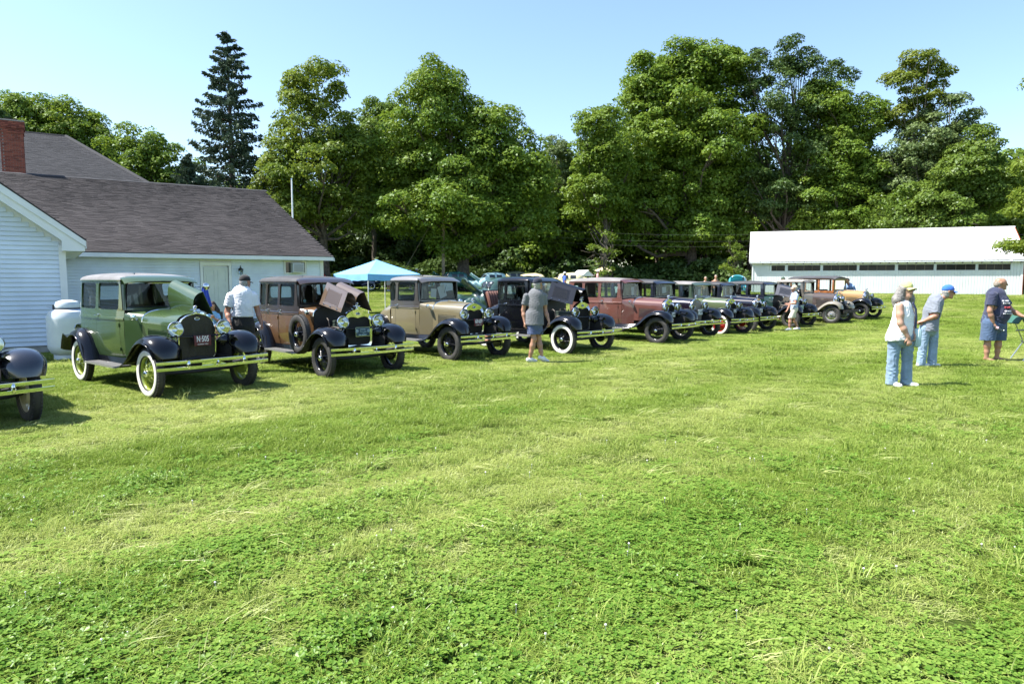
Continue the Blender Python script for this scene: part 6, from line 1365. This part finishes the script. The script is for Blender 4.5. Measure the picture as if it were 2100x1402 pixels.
for y in (-.28, .28):
    MB().tube([(-.05, y, .965), (.10, y, .62), (.20, y, .38), (-.02, y, .0)], .013, 8).build('leg', AL, ch); MB().tube([(.16, y, .40), (.45, y, .20), (.62, y, .0)], .013, 8).build('leg', AL, ch); MB().tube([(.05, y, .62), (.30, y, .64), (.52, y, .62)], .014, 8).build('armrest', AL, ch)
MB().tube([(-.02, -.28, .97), (-.02, .28, .97)], .013, 8).build('top_bar', AL, ch)
pk = empty('pink_cooler_bag', (10.95, 14.15, G(10.9, 14.2)), .2, 'bright pink bag lying under the green folding chair', 'bag'); PK = mat('hot pink nylon', (.75, .09, .42), .6, var=.1)
sdf('bag_body', [(v3(-.14, 0, .09), v3(.16, .02, .10), .07, .085)], PK, pk, .012, .03, wr=.006); a = MB(); a.tube([(-.05, -.02, .16), (-.02, -.03, .22), (.05, -.03, .22), (.08, -.02, .17)], .01, 6); a.build('handle', PK, pk)

# --- man in khaki shorts crossing in front of the far cars
def stand(yaw, shirtm, legm, shorts=True, sleeves=.6, H=1.75, step=0.0, bend=0.0, hands=None, torso_skin=False):
    """generic standing figure facing yaw"""
    k = H / 1.75; f = v3(math.sin(yaw), math.cos(yaw), 0); r = v3(math.cos(yaw), -math.sin(yaw), 0); Q = lambda a, b, c: f * a * k + r * b * k + v3(0, 0, c * k)
    T = [(Q(bend * .3, 0, 1.38), Q(bend * .15, 0, 1.18), .165 * k, .17 * k), (Q(bend * .15, 0, 1.18), Q(0, 0, .92), .165 * k, .16 * k)]
    hh = hands or [(.06, -.25, .82), (.10, .25, .86)]
    arms = [(Q(bend * .3, s * .185, 1.38), Q(.5 * h_[0] - .05, s * .235, 1.08), Q(*h_)) for s, h_ in zip((-1, 1), hh)]
    L = [(Q(0, -.08, .88), Q(.06 + step, -.09, .48), Q(step * 1.6, -.09, .09), f), (Q(0, .08, .88), Q(.05 - step * .6, .09, .48), Q(-step * 1.8, .09, .10), f)]
    C = []
    if not torso_skin:
        ps, pc = shirt(T, arms, f, .66, sleeves, 1.07, sr=.066 * k, sr2=.074 * k); ps.append((Q(0, 0, .95), Q(0, 0, .84), .175 * k, .18 * k, f, .72)); pc.append((Q(0, 0, .83), (0, 0, -1), .45)); C.append(('t_shirt', ps, shirtm, dict(cuts=pc)))
    e = .50 if shorts else .06
    pr = [(Q(0, 0, .94), Q(0, 0, .84), .160 * k, .168 * k, f, .76)]
    for s in (0, 1):
        hip, kn, an = L[s][:3]; pr.append((hip, kn, .105 * k, .095 * k)); 
        if not shorts: pr.append((kn, an, .09 * k, .08 * k))
    C.append(('shorts' if shorts else 'trousers', pr, legm, dict(cuts=[(Q(0, 0, e), (0, 0, -1), .5)])))
    return dict(head=tuple(Q(.03 + bend * .5, 0, 1.635)), yaw=yaw, neck=tuple(Q(bend * .35, 0, 1.46)), torso=T, torso_dir=f, arms=arms, legs=L, clothes=C, shoes=SHOE_W)
sp = stand(-2.0, fabric('pale blue shirt', (.34, .42, .55)), fabric('khaki cotton', (.62, .58, .47)), H=1.66, step=.13, hands=[(.28, -.10, 1.06), (.16, .22, .84)]); sp.update(hair=('rim', HAIR_G), cap=fabric('tan cap', (.55, .47, .33)), skin=SKIN_B)
person('man in tan cap and khaki shorts walking before the far cars', 10.62, 25.7, sp, res=.012)
# --- shirtless couple beyond the row
for x, H, lab, hm in ((11.35, 1.66, 'shirtless person on the left of the pair beyond the row', HAIR_S), (11.95, 1.78, 'taller shirtless man on the right of the pair beyond the row', HAIR_S)):
    sp = stand(math.pi - .1, None, fabric('dark shorts', (.05, .05, .07)), H=H, torso_skin=True); sp.update(hair=('short', hm), skin=SKIN_T); person(lab, x, 40.2, sp, res=.016)
# --- far figures near the wood and among the cars
def far(label, x, y, yaw, shirtc, legc, H=1.72, capc=None, hair=HAIR_B, hands=None, shorts=True, bend=0.0, skin=SKIN_B, legn=None):
    sp = stand(yaw, fabric('shirt %.2f %.2f %.2f' % shirtc, shirtc), fabric('legs %.2f %.2f %.2f' % legc, legc), H=H, hands=hands, shorts=shorts, bend=bend); sp.update(skin=skin, eyes=False, hair=('short', hair) if not capc else ('rim', hair))
    if capc: sp['cap'] = fabric('cap %.2f %.2f %.2f' % capc, capc)
    return person(label, x, y, sp, 'people far off among the cars', res=.020)
far('far man in teal shirt and white cap right of the blue canopy', -8.35, 60, 1.2, (.05, .25, .22), (.05, .06, .08), 1.80, (.75, .75, .75))
far('far person in white cap at the edge of the blue canopy', -8.95, 60.5, -1.0, (.45, .45, .42), (.30, .30, .30), 1.70, (.7, .7, .7))
far('far man in blue shirt and white cap between the cream sedans and red sedan', 3.6, 47, 1.3, (.03, .09, .42), (.2, .2, .25), 1.74, (.75, .75, .74))
far('far person in pink shirt beside the small white kiosk', 6.75, 54, 1.5, (.62, .30, .30), (.35, .33, .3), 1.72, (.65, .65, .62))
far('person in yellow vest leaning over, seen through the tan coupe windows', -4.0, 30.5, 1.2, (.50, .58, .08), (.30, .32, .34), 1.70, None, HAIR_G, [(.35, -.2, 1.1), (.35, .2, 1.1)], True, .5)
far('person in white shirt bending, seen through the tan coupe windshield', -2.6, 30.0, -1.2, (.55, .58, .62), (.10, .12, .16), 1.68, None, HAIR_B, [(.35, -.2, 1.0), (.35, .2, 1.0)], True, .6)
far('person in light trousers standing behind the blue canopy', -10.2, 56.5, 2.5, (.35, .30, .24), (.45, .40, .32), 1.70, None, HAIR_B)
far('man in bright blue shirt and green cap behind the bottle green sedan', 12.45, 31.5, 2.8, (.06, .30, .55), (.08, .09, .12), 1.84, (.03, .07, .04), HAIR_B, [(.35, -.1, 1.1), (.30, .15, 1.15)])
sp_ = far('man in blue shirt leaning into the wood framed wagon', 15.9, 32.0, -2.6, (.20, .32, .55), (.06, .07, .10), 1.74, None, HAIR_B, [(.35, -.15, 1.1), (.3, .2, 1.1)], False, .9, SKIN_T)
# --- girl sitting by the hall door
T = [(v3(0, 0, .78), v3(0, 0, .48), .11, .12)]
arms = [((-.12, 0, .76), (-.16, -.12, .58), (-.03, -.20, .70)), ((.12, 0, .76), (.16, -.12, .58), (.03, -.20, .70))]
gx, gy = -8.28, 18.9
person('girl in light blue top sitting by the pale hall door', gx, gy, dict(head=(0, -.02, 1.02), yaw=math.pi - .2, neck=(0, 0, .86), torso=T, torso_dir=(0, 1, 0), arms=arms, arm_r=.75, leg_r=.8, hs=.92, hsz=.8, skin=SKIN_T, hair=('long', HAIR_B),
    legs=[((-.07, -.02, .44), (-.09, -.36, .46), (-.09, -.36, .08), (0, -1, 0)), ((.07, -.02, .44), (.09, -.36, .46), (.09, -.36, .08), (0, -1, 0))], shoes=SHOE_W,
    clothes=[('top', [(v3(0, 0, .79), v3(0, 0, .46), .118, .13, (0, 1, 0), .75), (v3(-.12, 0, .77), v3(-.145, -.06, .68), .055, .06), (v3(.12, 0, .77), v3(.145, -.06, .68), .055, .06)], fabric('light blue top', (.22, .45, .68))), ('shorts', [(v3(-.06, 0, .44), v3(-.085, -.25, .46), .085, .08), (v3(.06, 0, .44), v3(.085, -.25, .46), .085, .08)], fabric('grey shorts', (.14, .15, .18)))]), res=.013)
cc = empty('camp_chair', (gx, gy + .06, G(gx, gy)), .42, 'low dark camp chair under the sitting girl', 'chair')
MB().box((0, -.05, .36), (.46, .42, .03), bev=.01).build('seat', DARK, cc); MB().box((0, .18, .62), (.46, .03, .46), Matrix.Rotation(-.15, 3, 'X'), bev=.01).build('backrest', DARK, cc)
for sx in (-.22, .22):
    MB().tube([(sx, -.24, 0), (sx, .16, .40)], .012, 6).build('leg', AL, cc); MB().tube([(sx, .22, 0), (sx, -.22, .37)], .012, 6).build('leg', AL, cc)

# ------------------------------------------------------------------ blue canopy
cn = empty('pop_up_canopy', (-6.62, 33.6, G(-6.62, 33.6)), R(45), 'light blue pop-up canopy with white legs beyond the brown sedan', 'canopy')
BLUE = fabric('sky blue canopy cloth', (.17, .44, .75), .05); hw = 1.50; ez = 1.93; pz = 2.64
m_ = BLUE.node_tree; 
cl = MB(); N = 10
for s in range(4):
    rot = Matrix.Rotation(s * math.pi / 2, 3, 'Z'); rows = []
    for i in range(N + 1):
        t = i / N; row = []
        for j in range(13):
            q = j / 12 * 2 - 1; sag = -.05 * math.sin(math.pi * t) * (1 - q * q) - .035 * (1 - q * q) * t
            row.append(tuple(rot @ Vector((q * hw * t, -hw * t, pz - (pz - ez) * t ** .93 + sag))))
        rows.append(row)
    cl.grid(rows)
    val = []
    for dz in (0, -.10, -.20, -.29):
        val.append([tuple(rot @ Vector((q * hw * 1.002, -hw * 1.002 + .012 * math.sin(q * 9 + s) * (-dz * 3), ez + dz - .035 * (1 - q * q) + (-.012 * math.cos(q * 14) if dz < -.25 else 0)))) for q in np.linspace(-1, 1, 21)])
    cl.grid(val)
cl.build('canopy_cloth', BLUE, cn, smooth=50)
for sx in (-1, 1):
    for sy in (-1, 1):
        lg = MB().tube([(sx * (hw - .03), sy * (hw - .03), 0), (sx * (hw - .03), sy * (hw - .03), ez - .02)], .022, 8).build('leg', WHITE_TRIM, cn); MB().box((sx * (hw - .03), sy * (hw - .03), .01), (.12, .12, .02)).build('foot', WHITE_TRIM, lg)
tr = MB()
for s in range(4):
    rot = Matrix.Rotation(s * math.pi / 2, 3, 'Z')
    for k in range(4):
        x0, x1 = -hw + .03 + k * .735, -hw + .03 + (k + 1) * .735
        tr.tube([rot @ Vector((x0, -hw + .05, ez - .08)), rot @ Vector((x1, -hw + .05, ez - .30))], .010, 5); tr.tube([rot @ Vector((x0, -hw + .05, ez - .30)), rot @ Vector((x1, -hw + .05, ez - .08))], .010, 5)
tr.build('truss', WHITE_TRIM, cn)

# ------------------------------------------------------------------ closed blue umbrella by the door
um = empty('closed_umbrella', (-7.72, 17.2, 0), 0, 'closed blue umbrella standing behind the green sedan', 'umbrella')
UB = fabric('royal blue cloth', (.03, .07, .42)); a = MB(); rows = []
for z, r0 in ((1.58, .02), (1.50, .055), (1.30, .09), (1.12, .125), (1.04, .14), (1.02, .10)): rows.append([((r0 * (1 + .22 * math.cos(k * math.pi * 2 / 3))) * math.cos(k * 2 * math.pi / 24), (r0 * (1 + .22 * math.cos(k * math.pi * 2 / 3))) * math.sin(k * 2 * math.pi / 24), z + .02 * math.cos(k * 2.1)) for k in range(24)])
a.grid(rows, True); a.build('folded_cloth', UB, um); MB().tube([(0, 0, 0), (0, 0, 1.64)], .018, 8).build('pole', AL, um)

# ------------------------------------------------------------------ rounded cars of a later decade in the background
DGL = mat('dark car glass', (.02, .024, .026), .06, spec=.7)
def round_car(label, x, y, head, body, hood_open=False, ww=False, inside=None, tall=1.0, wheelc=None, under=None):
    c = empty('rounded_sedan', (x, y, G(x, y)), R(head), label, 'car', 'later cars parked far behind the row', scale=(1, 1, tall))
    X = lambda a, b, d: v3(a, b, d); yv = (0, 1, 0)
    hull = [(X(-1.85, 0, .62), X(1.55, 0, .66), .34, .30), (X(-1.3, -.40, .70), X(.6, -.40, .74), .36, .34), (X(-1.3, .40, .70), X(.6, .40, .74), .36, .34), (X(-1.75, 0, .80), X(-1.1, 0, 1.0), .42, .42, yv, 1.3)]
    if not hood_open: hull.append((X(.5, 0, .88), X(1.70, 0, .80), .38, .28, yv, 1.05))
    else: hull += [(X(.55, 0, .75), X(.65, 0, .75), .42, .42), (X(1.65, 0, .72), X(1.72, 0, .72), .26, .24)]
    house = [(X(-1.05, -.22, 1.12), X(.08, -.22, 1.14), .44, .40), (X(-1.05, .22, 1.12), X(.08, .22, 1.14), .44, .40), (X(-.75, 0, 1.24), X(-.1, 0, 1.22), .40, .37, yv, 1.2)]
    cuts = [(X(0, 0, .34), (0, 0, -1), 9)]
    bo = sdf('body', hull + house, body, c, .05, .10, cuts=cuts)
    for sy in (-1, 1):
        sdf('front_fender', [(X(1.35, sy * .66, .58), X(1.45, sy * .66, .56), .30, .26, yv, .62), (X(1.30, sy * .64, .58), X(.55, sy * .66, .42), .26, .10, yv, .7)], under or body, c, .03, .08, cuts=[(X(1.42, sy * .7, .30), (0, 0, -1), .6)])
        sdf('rear_fender', [(X(-1.40, sy * .68, .56), X(-1.55, sy * .66, .52), .32, .26, yv, .55)], under or body, c, .03, .08, cuts=[(X(-1.42, sy * .7, .32), (0, 0, -1), .6)])
        for wx in (1.40, -1.40): w = add_wheel(c, (wx, sy * .70, .34), sy, wheelc or BLACK_PAINT, ww); w.scale = (.93, 1, .93)
        sdf('headlamp', [(X(1.72, sy * .52, .74), X(1.76, sy * .52, .74), .085, .085)], CHROME, c, .02, .02)
    gh = [(p[0], p[1], p[2] + .012, p[3] + .012) + tuple(p[4:]) for p in house]
    def pane(nm, cu):
        o = sdf(nm, gh, DGL, c, .04, .10, cuts=[(X(*q), n_, 9) for q, n_ in cu])
    for sy in (-1, 1):
        for x0, x1 in ((-.42, .06), (-.98, -.52)): pane('side_window', [((0, 0, 1.17), (0, 0, -1)), ((0, 0, 1.43), (0, 0, 1)), ((x0, 0, 0), (-1, 0, 0)), ((x1, 0, 0), (1, 0, 0)), ((0, sy * .35, 0), (0, -sy, 0))])
        pane('windshield', [((0, 0, 1.17), (0, 0, -1)), ((0, 0, 1.45), (0, 0, 1)), ((.20, 0, 0), (-1, 0, 0)), ((0, sy * .03, 0), (0, -sy, 0)), ((0, sy * .48, 0), (0, sy, 0))])
    pane('rear_window', [((0, 0, 1.20), (0, 0, -1)), ((0, 0, 1.42), (0, 0, 1)), ((-1.15, 0, 0), (1, 0, 0)), ((0, -.34, 0), (0, -1, 0)), ((0, .34, 0), (0, 1, 0))])
    for s in (1.86, -2.16): MB().tube([(s - .08 * (1 if s > 0 else -1), -.82, .48), (s, -.5, .48), (s, .5, .48), (s - .08 * (1 if s > 0 else -1), .82, .48)], .045, 8).build('bumper', CHROME, c)
    for k in range(7): MB().box((1.90 - .02 * abs(k - 3), 0, .60 + k * .045), (.02, .44 - .04 * abs(k - 3), .016), bev=.004).build('grille_bar', CHROME, c)
    if hood_open:
        hb = MB(); rows = []
        for t in np.linspace(0, 1, 7):
            rows.append([(.62 + t * .75, (.52 - .14 * t) * math.sin(q), 1.06 + t * .52 + .16 * (math.cos(q) - 1)) for q in np.linspace(-1.45, 1.45, 11)])
        hb.grid(rows); hb.grid([[(a_ + .02, b_, d_ - .03) for a_, b_, d_ in q] for q in rows]); hb.grid([rows[-1], [(a_ + .02, b_, d_ - .03) for a_, b_, d_ in rows[-1]]])
        hb.build('raised_hood', body, c, smooth=50); MB().box((1.15, 0, .80), (.7, .3, .3), bev=.03).build('engine', DARK, c)
        if inside:
            for sy in (-1, 1): MB().box((1.02, sy * .20, 1.31), (.012, .30, .30), Matrix.Rotation(R(57), 3, 'Y')).build('hood_lining', inside, c)
    return c
BOT = paint('dark forest green', (.030, .070, .052), .06); CREAM = paint('cream yellow enamel', (.68, .60, .33), .05); PALE = paint('pale teal blue enamel', (.30, .46, .47), .06); OLV_ = paint('olive grey enamel', (.16, .17, .10), .08); TURQ = paint('turquoise enamel', (.08, .38, .46), .05); DKB = paint('dark blue enamel', (.012, .022, .055), .05); CRIM = paint('dark red enamel', (.20, .015, .015), .05); TEALD = paint('dark teal enamel', (.02, .09, .09), .05)
round_car('dark green rounded sedan with raised hood behind the black coupe', -.75, 29.2, 205, BOT, True, tall=1.13)
round_car('cream yellow rounded sedan on the left of the cream pair', .95, 50.2, 188, CREAM, True)
round_car('cream yellow rounded sedan on the right of the cream pair', 3.75, 50.6, 176, CREAM)
round_car('pale teal rounded car with raised hood left of the cream pair', -1.9, 54.0, 200, PALE, True)
round_car('olive grey car with raised hood just behind the left cream sedan', -.2, 57.5, 195, OLV_, True)
round_car('dark teal car with raised hood before the broad maple trunk', -5.0, 55.0, 210, TEALD, True)
round_car('turquoise car with raised hood and orange hood lining near the shed', 16.6, 50.5, 250, TURQ, True, inside=mat('orange hood lining', (.62, .25, .02), .7))
round_car('dark blue car with white walled tyres beyond the canopy', -13.2, 59.0, -8, DKB, False, ww=True)
round_car('dark red car just showing past the hall corner', -15.4, 55.0, 30, CRIM, False)

# ------------------------------------------------------------------ kiosk, parasol, poles, wires
kx, ky = 5.6, 54.0
ko = empty('kiosk', (kx, ky, G(kx, ky)), R(38), 'small white kiosk with rust brown roof before the wood', 'kiosk', scale=(.95, .95, .76))
RB = mat('rust brown roof', (.22, .10, .06), .8, var=.25, vscale=4)
for sx in (-.55, .55):
    for sy in (-.45, .45): MB().box((sx, sy, .85), (.06, .06, 1.7)).build('post', WHITE_TRIM, ko)
MB().box((0, 0, .50), (1.16, .96, .9), bev=.02).build('counter', SW, ko); MB().box((0, 0, .97), (1.3, 1.1, .05), bev=.01).build('counter_top', WHITE_TRIM, ko)
a = MB(); a.prism([(-.75, -.62, 1.70), (.75, -.62, 1.70), (0, -.62, 2.25)], (0, .03, 0)); a.build('gable', WHITE_TRIM, ko, smooth=None)
a = MB(); a.prism([(-.78, -.66, 1.68), (0, -.66, 2.26), (0, -.66, 2.31), (-.82, -.66, 1.70)], (0, 1.32, 0)); a.build('roof_slope', mat('white kiosk roof', (.7, .7, .68), .6), ko, smooth=None)
a = MB(); a.prism([(.78, -.66, 1.68), (.002, -.66, 2.26), (.002, -.66, 2.31), (.82, -.66, 1.70)], (0, 1.32, 0)); a.build('roof_slope', RB, ko, smooth=None)
pu = empty('parasol', (7.25, 54.5, G(7.25, 54.5)), 0, 'small cream parasol right of the kiosk', 'parasol')
a = MB(); rows = []
for t in (0, .4, .75, 1.0): rows.append([(t * .72 * math.cos(k * math.pi / 8) * (1 - .05 * (k % 2) * t), t * .72 * math.sin(k * math.pi / 8) * (1 - .05 * (k % 2) * t), 2.02 - .32 * t ** 1.3) for k in range(16)])
a.grid(rows, True); a.build('shade', fabric('cream parasol cloth', (.66, .55, .30)), pu); MB().tube([(0, 0, 0), (0, 0, 2.08)], .022, 8).build('pole', AL, pu)
up = empty('utility_pole', (-5.75, 57.5, G(-5.75, 57.5)), 0, 'pale wooden utility pole before the broad maple trunk', 'utility pole')
WP = mat('weathered pole wood', (.26, .21, .14), .9, var=.3, vscale=3)
MB().tube([(0, 0, -.3), (.02, 0, 8.2)], [.15, .11], 10).build('pole', WP, up); MB().box((0, 0, 7.6), (2.0, .10, .12)).build('crossarm', WP, up)
for k in (-.8, -.3, .3, .8): MB().lathe([(.001, 7.66), (.04, 7.66), (.05, 7.72), (.03, 7.78), (.001, 7.80)], 8, 'z', (k, 0, 0)).build('insulator', DARK, up)
MB().tube([(0, 0, 7.2), (-4.0, -1.5, .1)], .018, 5).build('guy_wire', mat('guy wire', (.16, .13, .08), .6), up)
for k, dz in enumerate((0, -.9, -1.6)):
    pts = [(-30 + t * 92, 58.8 + .3 * k, 6.1 + dz * .6 - 1.1 * math.sin(math.pi * ((t * 3) % 1)) * .5) for t in np.linspace(0, 1, 49)]
    w = MB(); w.tube(pts, .005, 4, False); tag(w.build('power_line', mat('grey cable', (.08, .08, .08), .5), None), ['uppermost thin power line strung before the wood', 'middle thin power line strung before the wood', 'lowest thin power line strung before the wood'][k], 'power line', 'power lines before the wood')
# round mirror on the green sedan's left post
for o in bpy.data.objects:
    if o.type == 'EMPTY' and o.get('label', '').startswith('green sedan'):
        a = MB(); a.tube([(.06, .57, 1.585), (.10, .66, 1.60), (.10, .72, 1.60)], .008, 6); a.lathe([(.001, .03), (.035, .026), (.058, .008), (.060, 0), (.001, -.004)], 18, 'x', (.10, .76, 1.60)); a.build('side_mirror', CHROME, o)
        MB().lathe([(.001, -.035), (.05, -.03), (.06, -.01), (.06, .05)], 14, 'x', (-1.80, -.60, .90)).build('tail_lamp', CHROME, o)
    if o.type == 'EMPTY' and o.get('label', '').startswith('brown four'):
        MB().lathe([(.001, 0), (.030, 0), (.030, .002), (.001, .002)], 18, 'x', (.052, -.42, 1.34)).build('windshield_sticker', mat('blue white sticker', (.35, .55, .62), .5), o)
